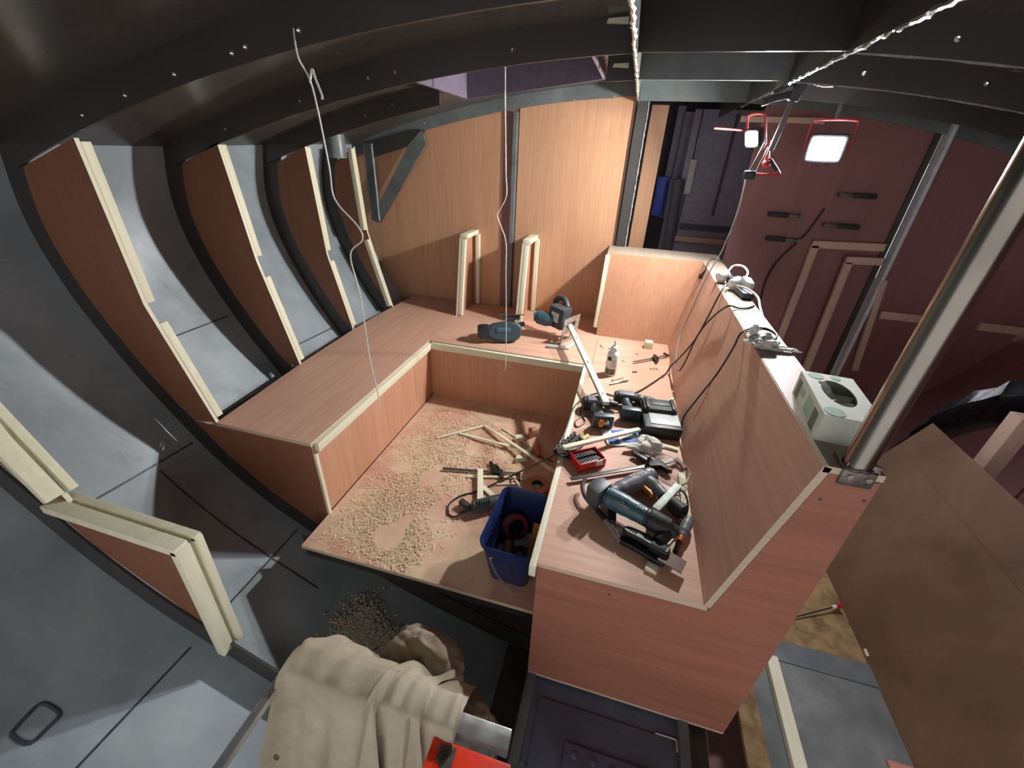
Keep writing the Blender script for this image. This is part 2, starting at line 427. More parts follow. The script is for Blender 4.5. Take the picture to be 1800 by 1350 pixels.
b = B(); b.add([V(HX0-.02, HY0-.02, zd(HX0)+.101), V(HX1+.02, HY0-.02, zd(HX1)+.101), V(HX1+.02, HY1+.02, zd(HX1)+.101), V(HX0-.02, HY1+.02, zd(HX0)+.101)], [(0, 1, 2, 3)])
t_ = b.bm; r_ = bmesh.ops.extrude_face_region(t_, geom=list(t_.faces)); bmesh.ops.translate(t_, vec=(0, 0, .012), verts=[v for v in r_['geom'] if isinstance(v, bmesh.types.BMVert)])
b.build('pane', 'skylight_pane', sk, world=True)
b = B()
for k in range(7):
    x = HX0+.06+k*.105; b.box((x, HY1-.004, zd(x)+.03), (.008, .01, .05))
b.build('hinge_tab', 'deck_paint', sk, world=True)
B().cyl((HX0+.2, HY0+.35, zd(.37)+.098), (HX0+.2, HY0+.35, zd(.37)+.05), .008).build('latch', 'white', sk, world=True)
# bulkhead ahead of the dinette
WY = .87
wb = setting('wall_back', (0, WY, 0))
def plateXZ(pts, y, t, name, mat, parent, **k):
    b = B(); b.prism(pts, t, Matrix(((1, 0, 0, 0), (0, 0, 1, y), (0, 1, 0, 0), (0, 0, 0, 1))), side=1)
    return b.build(name, mat, parent, world=True, **k)
xsL = [-.98, -.6, -.2, .23]
plateXZ([(.23, -.1)]+[(x, zb(x)+.06) for x in xsL[::-1]]+[(-1.03, 1.1), (-.93, .8), (-.75, .45), (-.55, .2), (-.2, -.08)], WY, .018, 'panel', ['ply_wall', 'ply_edge'], wb)
plateXZ([(.34, -.1), (1.09, -.1), (1.09, zb(1.09)+.06), (.7, zb(.7)+.06), (.34, zb(.34)+.06)], WY, .018, 'panel', ['ply_wall', 'ply_edge'], wb)
b = B(); b.box((.285, WY+.012, .9), (.12, .012, 1.9)); b.build('joint_cover', 'ply_red', wb, world=True)
b = B(); b.box((.317, WY-.012, 1.1), (.026, .05, 1.36)); b.build('post', 'post_paint', wb, world=True)
b = B(); b.box((1.135, WY-.0, 1.35), (.07, .05, 1.3)); b.build('post', 'rib_paint', wb, world=True)
b = B(); P = [V(1.168+random.uniform(-.002, .002), WY-.026, .95+i*.02) for i in range(46)]
b.tube(P, [.0035+random.random()*.003 for _ in P], 5, sub=1); b.build('weld_or_lit_edge', 'weld', wb, world=True)
# triangular steel knee in the upper corner of the bulkhead
kn = thing('steel_knee', 'dark grey triangular steel knee bracket in the upper left corner of the plywood bulkhead', 'bracket', (-.74, .82, 1.02))
plate2d([(-.85, 1.56), (-.77, 1.56), (-.77, 1.1), (-.775, 1.0), (-.85, 1.02)], [], .012, XZ(.815), 'upright', 'post_paint', kn).location = (.74, -.82, -1.02)
plate2d([(-.77, 1.01), (-.785, 1.12), (-.47, 1.57), (-.36, 1.66), (-.335, 1.57)], [], .012, XZ(.815), 'diagonal', 'post_paint', kn).location = (.74, -.82, -1.02)
plate2d([(-.77, 1.57), (-.40, 1.66), (-.34, 1.655), (-.42, 1.57), (-.77, 1.47)], [], .012, XZ(.818), 'top_plate', 'rib_paint', kn).location = (.74, -.82, -1.02)
B().tube([V(-.768, .80, 1.56), V(-.77, .80, 1.3), V(-.772, .80, 1.02)], .005, 6, sub=8).build('weld_or_lit_edge', 'weld', kn, world=True)
# right-hand bulkhead, red plywood
wr = setting('wall_back.001', (2.8, WY, 0))
plateXZ([(1.84, -.3), (2.76, -.3), (2.76, zb(2.76)+.06), (1.84, zb(1.84)+.06)], WY, .018, 'panel', ['ply_red', 'ply_edge'], wr)
plateXZ([(2.8, -.2), (3.4, -.05), (3.62, .5), (3.72, 1.1), (3.62, zb(3.62)+.06), (2.8, zb(2.8)+.06)], WY-.02, .018, 'panel', ['ply_red', 'ply_edge'], wr)
b = B(); b.box((2.78, WY-.035, 1.0), (.02, .07, 1.66)); b.build('post', 'post_glint', wr, world=True)
b = B(); b.box((2.745, WY-.01, 1.0), (.03, .012, 1.66)); b.build('post_flange', 'rib_paint', wr, world=True)
b = B(); b.box((1.94, WY-.012, 1.775), (.45, .012, .03)); b.build('trim_strip', 'pine_dim', wr, world=True)
def frameXZ(name, label, segs, y=WY-.022, wdt=.045, t=.03, mat='pine_dim', group=None):
    P0 = segs[0][0]
    th = thing(name, label, 'timber frame', (P0[0], y, P0[1]), group=group)
    for (a, c) in segs:
        b = B(); b.bar((a[0], y, a[1]), (c[0], y, c[1]), wdt, t, up=(0, 1, 0), bev=.002); b.build('batten', mat, th, world=True)
    return th
frameXZ('pine_framework', 'pale timber corner frame on the red bulkhead, the larger one left of the bright post', [((2.35, .30), (2.35, 1.10)), ((2.33, 1.105), (2.73, 1.12))])
frameXZ('pine_framework', 'pale timber corner frame on the red bulkhead, the smaller one nested right of the larger', [((2.585, .10), (2.56, 1.02)), ((2.54, 1.03), (2.74, 1.04))], WY-.05)
frameXZ('timber_upright', 'narrow pale timber upright fixed right beside the bright metal post', [((2.87, .3), (2.79, .93))], WY-.06, .035)
for lab, x0, x1, z in (('short pale timber batten on the red plywood just right of the bright post', 2.87, 3.2, .705), ('pale timber batten on the red plywood at the far right behind the steel tube', 3.42, 3.72, .70)):
    b = B(); b.bar((x0, WY-.035, z), (x1, WY-.035, z), .05, .028, up=(0, 1, 0), bev=.002)
    single(b, 'wall_batten', 'pine_dim', lab, 'batten')
# forward cabin seen through the opening
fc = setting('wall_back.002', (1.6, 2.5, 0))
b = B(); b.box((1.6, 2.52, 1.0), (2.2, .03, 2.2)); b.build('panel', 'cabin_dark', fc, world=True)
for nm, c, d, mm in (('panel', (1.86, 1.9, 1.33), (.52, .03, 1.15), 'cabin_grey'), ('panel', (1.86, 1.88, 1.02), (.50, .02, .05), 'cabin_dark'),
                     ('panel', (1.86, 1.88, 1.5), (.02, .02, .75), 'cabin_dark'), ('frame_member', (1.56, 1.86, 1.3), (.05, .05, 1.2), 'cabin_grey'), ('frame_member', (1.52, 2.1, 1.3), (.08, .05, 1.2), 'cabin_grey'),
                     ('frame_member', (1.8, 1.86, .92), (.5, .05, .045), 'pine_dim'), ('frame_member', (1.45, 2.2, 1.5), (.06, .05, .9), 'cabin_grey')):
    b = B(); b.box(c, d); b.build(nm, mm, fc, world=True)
B().cyl((1.53, 1.75, .7), (1.5, 1.75, 1.4), .06, n=20).build('mast_tube', 'cabin_dark', fc, world=True)
b = B(); b.prism([(1.19, .3), (1.30, .3), (1.30, 1.86), (1.19, 1.86)], .018, Matrix(((1, 0, 0, 0), (0, 0, 1, 1.12), (0, 1, 0, 0), (0, 0, 0, 1)))); b.build('door_jamb', 'ply_wall', fc, world=True)
b = B(); b.box((1.40, 1.95, 1.25), (.1, .12, .32), bev=.01); single(b, 'blue_crate', 'cabin_blue', 'blue plastic crate seen deep in the forward cabin behind the door jamb', 'crate')
b = B(); b.box((1.60, 1.82, 1.42), (.05, .02, .26), T(), bev=.004); b.box((1.60, 1.81, 1.40), (.055, .03, .012)); b.box((1.60, 1.81, 1.46), (.055, .03, .012))
single(b, 'ladder_end', 'paper', 'pale rung end leaning deep in the forward cabin beside the dark tube', 'ladder')
# ------------------------------------------------------------------ floors
fl = setting('floor', (.53, -.68, 0))
b = B(); b.prism([(.006, -1.381), (1.065, -1.381), (1.065, 0), (.006, 0)], .018, T(0, 0, -.018), side=1); b.build('floor_panel', ['ply_floor', 'ply_edge'], fl, world=True)
b = B(); b.box((.5, -1.31, -.09), (1.1, .012, .14)); b.box((.5, -.7, -.09), (1.0, .012, .14)); b.build('floor_bearer', 'rib_paint', fl, world=True)
fs = setting('floor.001', (1.37, -1.8, -.25))
b = B(); b.box((1.37, -2.0, -.256), (.54, 1.2, .012)); b.build('steel_plate', 'floor_steel', fs, world=True)
for x in (1.09, 1.655):
    b = B(); b.box((x, -2.0, -.25), (.035, 1.3, .05), bev=.003); b.build('side_bar', 'floor_grey' if False else 'post_paint', fs, world=True)
b = B(); b.box((1.015, -2.0, -.33), (.11, 1.3, .012)); b.box((1.07, -2.0, -.40), (.012, 1.3, .3)); b.build('keel_girder', 'rib_paint', fs, world=True)
b = B(); b.box((1.715, -2.0, -.28), (.06, 1.3, .012)); b.box((1.68, -2.0, -.4), (.012, 1.3, .3)); b.build('keel_girder', 'rib_paint', fs, world=True)
hp = B(); hp.prism([(1.135, -2.5), (1.63, -2.5), (1.63, -1.545), (1.14, -1.545), (1.135, -1.55)], .008, T(0, 0, -.252), bev=.002); hpo = hp.build('hatch_plate', 'floor_steel', fs, world=True)
b = B(); b.box((1.43, -1.86, -.240), (.36, .40, .012), bev=.002); b.build('patch_plate', 'floor_steel', fs, world=True)
for k in range(5):
    b = B(); b.lathe([(0, .0), (.011, 0), (.011, .004), (.008, .006), (0, .006)], T(1.285+k*.065, -1.69-.002*k, -.234), 14); b.build('bolt_head', 'floor_steel', fs, world=True)
b = B(); b.bar((1.56, -1.541, -.247), (1.632, -1.541, -.247), .004, .006); b.bar((1.632, -1.541, -.247), (1.633, -1.575, -.247), .004, .006); b.build('bright_edge', 'white', fs, world=True)
fr = setting('floor.002', (2.3, -1.3, -.25))
b = B(); b.box((2.42, -1.83, -.26), (.96, 1.55, .02)); b.build('floor_panel', 'floor_grey', fr, world=True)
b = B(); b.box((2.40, -.6, -.262), (1.0, .90, .02)); b.build('floor_panel', 'floor_osb', fr, world=True)
b = B(); b.box((1.905, -1.85, -.2585), (.075, 1.3, .02)); b.build('edge_strip', 'floor_osb', fr, world=True)
b = B(); b.box((2.42, -1.09, -.2565), (.96, .09, .02)); b.build('joint_strip', 'post_paint', fr, world=True)
# debris of grindings on the hull bottom
b = B()
shell_m = at_y(SHELL, -1.5)
def hull_z(x):
    for (a, c), (d, e) in zip(shell_m, shell_m[1:]):
        if a <= x <= d and d > a and c < .9: return c+(e-c)*(x-a)/(d-a)
    return -.6
for k in range(2600):
    if k % 3: x = random.gauss(.27, .05); y = -1.46+random.gauss(0, .07)
    else: x = random.gauss(.43, .045); y = -1.44+random.gauss(0, .045)
    z = hull_z(x)+.006; r = random.uniform(.004, .011)
    a = random.random()*6.3
    vs = [V(x+r*math.cos(a+i*2.1)*random.uniform(.6, 1.2), y+r*math.sin(a+i*2.1), z+random.uniform(0, .004)) for i in range(3)]+[V(x, y, z+r*.8)]
    b.add(vs, [(0, 1, 3), (1, 2, 3), (2, 0, 3)])
o = b.build('grinding_debris', 'debris', smooth=0); o['kind'] = 'stuff'; tag(o, 'heap of grey-brown grinding debris on the hull bottom behind the dust sheet', 'debris')
# ------------------------------------------------------------------ dinette benches
H = .42; PT = .018
YX = lambda x: Matrix(((0, 0, 1, x), (1, 0, 0, 0), (0, 1, 0, 0), (0, 0, 0, 1)))       # local XY -> world YZ at x
def plateYZ(pts, x, t, name, mat, parent, **k):
    b = B(); b.prism(pts, t, YX(x), side=1); return b.build(name, mat, parent, world=True, **k)
def plateXY(pts, z, t, name, mat, parent, **k):
    b = B(); b.prism(pts, t, T(0, 0, z), side=1); return b.build(name, mat, parent, world=True, **k)
# left bench
lb = thing('plywood_bench', 'plywood bench along the ribbed hull side with an empty seat', 'bench', (-.28, -.2, 0))
plateXY([(-.5, -1.19), (0, -1.19), (0, .865), (-.54, .865), (-.575, .3), (-.575, 0), (-.55, -.58)], H-PT, PT, 'seat_panel', ['ply_y', 'ply_edge'], lb)
plateYZ([(-1.172, 0), (0, 0), (0, H-PT), (-1.172, H-PT)], -.018, .018, 'front_panel', ['ply_z', 'ply_edge'], lb)
plateXZ([(-.0, H-PT), (-.0, -.12), (-.07, -.1), (-.3, .05), (-.5, .23), (-.63, H-PT)], -1.19, .016, 'end_panel', ['ply_bracket', 'ply_edge'], lb)
b = B(); b.box((.011, -.597, .389), (.022, 1.15, .044), bev=.002); b.build('edge_lipping', 'pine_y', lb, world=True)
b = B(); b.box((.006, -1.182, .18), (.012, .016, .36)); b.build('corner_strip', 'pine_z', lb, world=True)
b = B(); b.box((-.515, -.16, .385), (.02, 1.9, .03), bev=.002); b.build('rear_bearer', 'black', lb, world=True)
# rear bench
rb = thing('plywood_bench', 'plywood bench across the bulkhead carrying the jigsaw and circular saw', 'bench', (.54, .4, 0))
plateXY([(0.002, 0), (1.088, 0), (1.088, .5), (1.088, .865), (0.002, .865)], H-PT, PT, 'seat_panel', ['ply_x', 'ply_edge'], rb)
b = B(); b.prism([(0, 0), (1.06, 0), (1.06, H-PT), (0, H-PT)], .018, Matrix(((1, 0, 0, 0), (0, 0, 1, 0), (0, 1, 0, 0), (0, 0, 0, 1))), side=1); b.build('front_panel', ['ply_z', 'ply_edge'], rb, world=True)
b = B(); b.box((.535, -.011, .389), (1.03, .022, .044), bev=.002); b.build('edge_lipping', 'pine_x', rb, world=True)
# right bench with backrest
RX, RY, BX, BT, HB, OX = 1.065, -1.483, 1.564, .11, .977, 1.793
gb = thing('plywood_bench', 'plywood bench with a tall sloping backrest, its seat covered in tools', 'bench', (1.4, -.5, -.22))
plateXY([(RX, RY), (BX+.012, RY), (BX+.012, .5), (1.09, .5), (1.09, 0), (RX, 0)], H-PT, PT, 'seat_panel', ['ply_x', 'ply_edge'], gb)
plateYZ([(RY+.02, -.2), (-.02, -.2), (-.02, H-PT), (RY+.02, H-PT)], RX+.004, .018, 'front_panel', ['ply_z', 'ply_edge'], gb)
plateXZ([(RX+.008, -.22), (OX-.002, -.22), (OX-.002, HB-.02), (BX+BT+.0165, HB-.0165), (BX+.0175, H-PT), (RX+.002, H-PT)], RY, .018, 'end_panel', ['ply_end', 'ply_edge'], gb)
plateXZ([(RX+.008, -.232), (OX-.002, -.232), (OX-.002, -.22), (RX+.008, -.22)], RY, .02, 'bottom_strip', ['ply_edge', 'ply_edge'], gb)
# sloping backrest
sl = Vector((BT, 0, HB-H)); sl.normalize(); nrm = Vector((-sl.z, 0, sl.x))
def bp(y, z, d=0): return V(BX+(z-H)*BT/(HB-H), y, z)-nrm*d
b = B()
vs = [bp(RY, H), bp(.5, H), bp(.6, HB), bp(RY, HB), bp(RY, H, PT), bp(.5, H, PT), bp(.6, HB, PT), bp(RY, HB, PT)]
b.add(vs, [(0, 1, 2, 3)]); b.add(vs, [(4, 7, 6, 5), (0, 4, 5, 1), (1, 5, 6, 2), (3, 2, 6, 7), (0, 3, 7, 4)], 1)
b.build('backrest_panel', ['ply_y', 'ply_edge'], gb, world=True)
b = B(); b.prism([(BX+BT+.002, RY), (OX, RY), (OX, .72), (BX+BT+.01, .60)], .018, T(0, 0, HB-.016), side=1); b.build('backrest_cap', ['cap_wood', 'ply_edge'], gb, world=True)
plateYZ([(RY+.018, -.22), (.6, -.22), (.6, HB-.018), (RY+.018, HB-.018)], OX-.018, .016, 'rear_panel', ['ply_red', 'ply_edge'], gb)
# return of the backrest across the rear bench
b = B(); x0, x1b, x1t = 1.07, BX, BX+BT
vs = [V(x0, .5, H), V(x1b, .5, H), V(x1t, .6, HB), V(x0+.01, .6, HB), V(x0, .518, H), V(x1b, .518, H), V(x1t, .618, HB), V(x0+.01, .618, HB)]
b.add(vs, [(0, 1, 2, 3)]); b.add(vs, [(4, 7, 6, 5), (0, 4, 5, 1), (1, 5, 6, 2), (3, 2, 6, 7), (0, 3, 7, 4)], 1); b.build('return_panel', ['ply_z', 'ply_edge'], gb, world=True)
b = B(); plateYZ([(.515, .42), (.612, .96), (.866, .96), (.866, .42)], 1.072, .016, 'return_side', ['ply_z', 'ply_edge'], gb)
b = B(); b.prism([(1.06, .6), (1.70, .6), (1.79, .72), (1.79, .866), (1.06, .866)], .018, T(0, 0, HB-.012), side=1); b.build('return_cap', ['cap_wood', 'ply_edge'], gb, world=True)
b = B(); b.bar((1.055, .525, .47), (1.065, .605, .965), .03, .022, up=(0, 1, 0), bev=.002); b.build('batten', 'pine_z', gb, world=True)
b = B(); b.box((1.054, -.75, .396), (.022, 1.50, .05), bev=.002); b.build('edge_lipping', 'pine_y', gb, world=True)
for (x, z) in ((1.30, .36), (1.70, .885), (1.78, .905)):
    B().cyl((x, RY-.001, z), (x, RY+.003, z), .004, n=10).build('screw_head', 'steel_dark', gb, world=True)
# backrest brackets on the hull frames
RIBI = [(x, z) for x, z in RIB]
def rib_between(y, z0, z1):
    return [(x, z) for x, z in at_y(RIBI, y) if z0 <= z <= z1]
BR = [(-1.19, (-.66, 1.535), (-.653, .96), (-.5, .42), 'at the bench end', 0),
      (-.58, (-.722, 1.535), (-.672, 1.0), (-.55, .42), 'second from bench end', 1),
      (0, (-.715, 1.535), (-.693, .92), (-.586, .42), 'third from bench end', 2),
      (.5, (-.727, 1.535), (-.703, .98), (-.557, .42), 'beside the steel knee', 3)]
for y, t_, m_, bo, lab, i in BR:
    br = thing('backrest_bracket', 'plywood bracket with pine battens on hull frame, '+lab, 'bracket', (bo[0], y, .42), group='backrest brackets along the hull')
    outer = rib_between(y, .44, 1.49)
    poly = [bo, m_, t_]+outer+[(outer[-1][0]+.06, .405)]
    plateXZ(poly, y, .015, 'plywood_panel', ['ply_bracket', 'pine_z'], br)
    top = Vector((t_[0], 0, t_[1]-.01)); mid = Vector((m_[0], 0, m_[1])); low = Vector((bo[0], 0, bo[1]+.005))
    d1 = (top-mid).normalized(); d2 = (mid-low).normalized()
    side = -1 if i == 3 else 1
    yy = y+.015+.016 if side > 0 else y-.016
    e1 = mid+d1*(.02 if i != 0 else .0); s2 = mid-d2*(.09 if i < 2 else .05)
    for a, c in ((top, e1), (low+d2*.01, s2)):
        b = B(); off = Vector((-.014, yy, 0))
        b.bar(a+off, c+off, .032, .032, up=(0, 1, 0), bev=.002); b.build('batten', 'pine_z', br, world=True)
# frame profile of the future bench aft
br = thing('bench_frame', 'plywood and pine bench profile frame on the hull at the lower left edge', 'frame', (-.3, -1.75, -.2))
yf = -1.75
plateXZ([(-.72, .80), (-.62, .80), (-.50, .45), (-.01, .43), (-.05, -.16), (-.25, .02), (-.5, .23), (-.65, .42), (-.8, .66)], yf, .015, 'plywood_panel', ['ply_bracket', 'pine_z'], br)
for a, c, t2 in (((-.72, 1.0), (-.505, .50), .05), ((-.56, .452), (-.005, .437), .045), ((-.012, .44), (-.05, -.15), .045)):
    b = B(); b.bar((a[0], yf-.022, a[1]), (c[0], yf-.022, c[1]), .03, t2, up=(0, 1, 0), bev=.002); b.build('batten', 'pine_z', br, world=True)
    b = B(); b.bar((a[0]+.008, yf+.028, a[1]), (c[0]+.008, yf+.028, c[1]), .022, .025, up=(0, 1, 0), bev=.002); b.build('batten', 'pine_z', br, world=True)
# uprights on the bulkhead that will carry the rear backrest
for x, lab in ((-.012, 'left of the white cord'), (.462, 'right of the white cord')):
    up = thing('backrest_upright', 'pine and plywood backrest upright against the bulkhead, '+lab, 'upright', (x, .7, .42), group='backrest uprights on the bulkhead')
    plateYZ([(.515, .42), (.62, .985), (.86, .985), (.86, .42)] if False else [(.50, .42), (.61, .98), (.865, .98), (.865, .42)], x, .015, 'side_panel', ['ply_z', 'pine_z'], up)
    b = B(); b.bar((x+.032, .52, .425), (x+.032, .625, .975), .034, .03, up=(1, 0, 0), bev=.002); b.build('batten', 'pine_z', up, world=True)
    b = B(); b.bar((x+.03, .62, .995), (x+.03, .865, .995), .06, .03, bev=.002); b.build('batten', 'pine_y', up, world=True)
    b = B(); b.bar((x+.06, .848, .425), (x+.06, .848, .98), .035, .03, up=(1, 0, 0), bev=.002); b.build('batten', 'pine_z', up, world=True)
# ------------------------------------------------------------------ steel tube and its foot
pt = thing('steel_tube', 'stainless steel support tube rising from the end of the backrest', 'tube', (1.735, -1.475, HB))
B().cyl((1.735, -1.475, HB+.012), (1.745, -1.475, 1.93), .0275, n=32).build('tube', 'stainless', pt, world=True)
b = B(); b.box((1.742, RY-.004, .972), (.066, .006, .062), bev=.003); b.box((1.742, -1.46, HB+.008), (.066, .06, .008), bev=.002); b.build('foot_bracket', 'galv', pt, world=True)
b = B()
b.tube([V(1.735+.0275*math.cos(a*.35), -1.475+.0275*math.sin(a*.35), HB+.014+random.uniform(-.003, .003)) for a in range(19)], .0045, 6, sub=2); b.build('weld_or_lit_edge', 'galv', pt, world=True)
for dx in (-.016, .020):
    B().lathe([(0, 0), (.006, 0), (.006, .003), (.003, .003), (.003, .0015), (0, .0015)], T(1.742+dx, RY-.007, .966, 90), 14).build('bolt', 'steel', pt, world=True)
# ------------------------------------------------------------------ tissue box
tb = thing('tissue_box', 'white and green cardboard tissue box with an oval opening on the backrest top', 'box', (1.757, -1.262, HB+.002), (0, 0, -5.4))
bw, bl, bh = .122, .245, .07
ov = [(0+.036*math.cos(2*math.pi*i/28), .012+.072*math.sin(2*math.pi*i/28)) for i in range(28)]
top = plate2d([(-bw/2, -bl/2), (bw/2, -bl/2), (bw/2, bl/2), (-bw/2, bl/2)], [ov], .002, T(0, 0, bh), 'top_panel', 'carton', tb)
b = B()
for s in (-1, 1):
    b.box((s*bw/2, 0, bh/2), (.0016, bl, bh)); b.box((0, s*bl/2, bh/2), (bw, .0016, bh))
b.box((0, 0, .001), (bw, bl, .002)); b.build('carton', 'carton', tb)
for (cx, cy, r) in ((-.045, -.1, .022), (-.04, .098, .018), (.046, -.098, .014), (.02, .104, .012)):
    b = B(); b.lathe([(0, .0006), (r, .0006), (r, 0)], T(cx*.8, cy, bh+.0014), 18); b.build('leaf_print', 'carton_green', tb)
for (cy, cz, wd, hh, mi) in ((-.075, .03, .035, .05, 0), (-.02, .035, .05, .045, 1), (.05, .038, .03, .02, 1), (.09, .03, .03, .05, 0)):
    b = B(); b.box((-bw/2-.0012, cy, cz), (.0008, wd, hh)); b.build('side_print', ['carton_dark', 'carton_green'][mi], tb)
b = B()
for k in range(3):
    pts = []
    M = T(.004*k-.006, .01+.02*k, .03+.006*k, 20*k-15, 30-25*k, 40*k)
    n = 7
    vs = [M @ V((i/n-.5)*.07, (j/n-.5)*.09, .012*math.sin(i*1.3+k)+.01*math.cos(j*1.1)) for i in range(n+1) for j in range(n+1)]
    b.add(vs, [(i*(n+1)+j, i*(n+1)+j+1, (i+1)*(n+1)+j+1, (i+1)*(n+1)+j) for i in range(n) for j in range(n)])
b.build('tissue', 'tissue_white', tb)
# ------------------------------------------------------------------ lamps
def lampset(name, label, pos, aim, face, mat, bracket_dir):
    d = Vector(aim).normalized(); M = frame((0, 0, 0), d)         # local X = beam
    root = thing(name, label, 'work light', pos)
    w_, h_ = face
    b = B(); b.box((-.028, 0, 0), (.05, w_+.03, h_+.03), M, bev=.006)
    for k in range(6): b.box((-.06, (k-2.5)*w_/6, 0), (.02, .004, h_), M)
    b.build('housing', 'black', root)
    b = B(); b.box((.0, 0, 0), (.004, w_, h_), M, bev=.0015); b.build('lamp_face', mat, root)
    b = B(); hw = w_/2+.028
    b.tube([M @ V(-.03, -hw, 0), M @ V(-.03, -hw, h_/2+.05), M @ V(-.03, -hw+.02, h_/2+.075), M @ V(-.03, hw-.02, h_/2+.075), M @ V(-.03, hw, h_/2+.05), M @ V(-.03, hw, 0)], .006, 8, sub=4)
    b.build('bracket', 'lamp_red', root)
    return root, M
L1 = V(1.69, .30, 1.652)
r1, M1 = lampset('work_lamp', 'lit work light tilted left, hung from clamps above the backrest', L1, (-.85, -.42, -.34), (.072, .052), 'lamp_main', 1)
b = B(); b.cyl(M1 @ V(-.04, .075, -.02), M1 @ V(-.02, .09, -.10), .012, n=12); b.ball(M1 @ V(-.02, .09, -.115), .02); b.build('handle', 'lamp_red', r1)
L2 = V(2.095, .48, 1.627)
r2, M2 = lampset('work_lamp', 'lit work light facing the camera in front of the red bulkhead', L2, (-.34, -.93, -.12), (.14, .10), 'lamp_side', 1)
b = B(); b.bar(M2 @ V(-.03, 0, .13), (0.0, 0.02, .26), .02, .006); b.build('hanger', 'steel_dark', r2)
# quick clamps that hold the first lamp
def quick_clamp(name, label, p0, p1, scale, headpos, cat='clamp', hand=1, bar='steel_dark', matb='black', up=(0, 0, 1), group=None, pads='red'):
    """bar clamp: flat bar p0->p1, fixed jaw at p1, sliding head at fraction headpos"""
    p0, p1 = Vector(p0), Vector(p1); L = (p1-p0).length
    M = frame((0, 0, 0), p1-p0, up); s = scale
    root = thing(name, label, cat, p0, group=group)
    b = B(); b.box((L/2, 0, 0), (L, .018*s, .006*s), M, bev=.001); b.build('bar', bar, root)
    b = B(); b.prism([(L-.02*s, -.012*s), (L+.004*s, -.012*s), (L+.006*s, .06*s), (L-.006*s, .064*s), (L-.012*s, .02*s)], .016*s, M @ T(0, 0, -.008*s), bev=.002*s); b.build('fixed_jaw', matb, root)
    h = L*headpos
    b = B(); b.prism([(h-.04*s, -.018*s), (h+.03*s, -.018*s), (h+.036*s, .055*s), (h+.022*s, .06*s), (h+.012*s, .02*s), (h-.04*s, .016*s)], .024*s, M @ T(0, 0, -.012*s), bev=.003*s); b.build('sliding_head', matb, root)
    b = B()
    b.prism([(h-.035*s, -.016*s), (h-.01*s, -.016*s), (h-.028*s, -.06*s), (h-.052*s, -.095*s), (h-.07*s, -.09*s), (h-.05*s, -.055*s)], .02*s, M @ T(0, 0, -.01*s), bev=.003*s)
    b.prism([(h+.0*s, -.016*s), (h+.02*s, -.016*s), (h+.0*s, -.05*s), (h-.02*s, -.075*s), (h-.03*s, -.068*s), (h-.012*s, -.045*s)], .014*s, M @ T(0, 0, -.007*s), bev=.003*s)
    b.build('trigger_grip', matb, root)
    for q in (h+.038*s, L-.012*s):
        b = B(); b.box((q, .05*s, 0), (.008*s, .022*s, .022*s), M, bev=.002*s); b.build('jaw_pad', pads, root)
    return root
quick_clamp('bar_clamp', 'black bar clamp hanging vertically from the deck girder above the work light', (1.745, .08, 1.60), (1.80, .08, 1.99), 1.25, .62, up=(0, 1, 0), matb='black', pads='black')
sd = thing('screwdriver', 'dark handled screwdriver stuck sideways through the clamp under the deck', 'screwdriver', (1.79, .08, 1.86))
B().cyl((0, 0, 0), (.05, .01, 0), .004).build('shaft', 'steel_dark', sd)
B().tube([V(.045, .01, 0), V(.06, .012, 0), V(.09, .015, 0), V(.12, .018, 0), V(.13, .02, 0)], [.008, .012, .015, .014, .008], 12, sub=4).build('handle', 'black_rubber', sd)
fc2 = thing('folding_clamp', 'dark toggle clamp with a bent handle dangling below the left work light', 'clamp', (1.71, .22, 1.50))
b = B(); b.cyl((0, 0, 0), (.035, .0, .14), .006); b.cyl((.03, 0, 0), (.055, 0, .12), .005); b.build('arms', 'steel_dark', fc2)
b = B(); b.box((.005, 0, -.005), (.055, .03, .04), bev=.008); b.build('joint', 'black', fc2)
b = B(); b.tube([V(.02, 0, 0), V(.13, .0, .005), V(.128, 0, .02), V(.07, 0, .075)], .006, 8, sub=3); b.build('handle_wire', 'lamp_red', fc2)
B().cyl((.122, 0, .022), (.078, 0, .066), .010, n=12).build('grip', 'black_rubber', fc2)
sk2 = thing('clamp_spindle', 'thin red rod poking out left of the left work light', 'rod', (1.52, .4, 1.70))
B().cyl((0, 0, 0), (.16, 0, -.006), .0045, n=10).build('rod', 'lamp_red', sk2)
# dark handle shapes modelled in place of clamp shadows on the red bulkhead
for lab, x, z, fl_ in (('upper', 2.42, 1.40, 1), ('middle right', 2.40, 1.225, 1), ('lower left', 2.20, 1.12, -1), ('faint upper left', 2.17, 1.265, -1)):
    cl = thing('clamp_shadow_shape', 'small dark handle shape standing for a clamp shadow on the red bulkhead, the '+lab+' one of the cluster', 'clamp', (x, WY-.03, z), group='clamp shadow shapes on the bulkhead')
    b = B(); b.box((fl_*.09, 0, 0), (.12, .03, .028), bev=.008); b.build('handle', 'black_rubber', cl)
    b = B(); b.box((fl_*.0, 0, 0), (.07, .02, .018), bev=.003); b.cyl((-fl_*.04, 0, .0), (-fl_*.04, -.02, 0), .014); b.build('head', 'steel_dark', cl)
b = B(); b.tube([V(2.33, WY-.015, 1.32), V(2.27, WY-.02, 1.15), V(2.18, WY-.015, 1.0), V(2.14, WY-.015, .85), V(2.16, WY-.015, .6)], .005, 6)  # thin dark tube drawn as the shadow line down the bulkhead
single(b, 'wall_shadow_line', 'black_rubber', 'thin dark tube standing for a shadow down the red bulkhead below the handle shapes', 'cable')
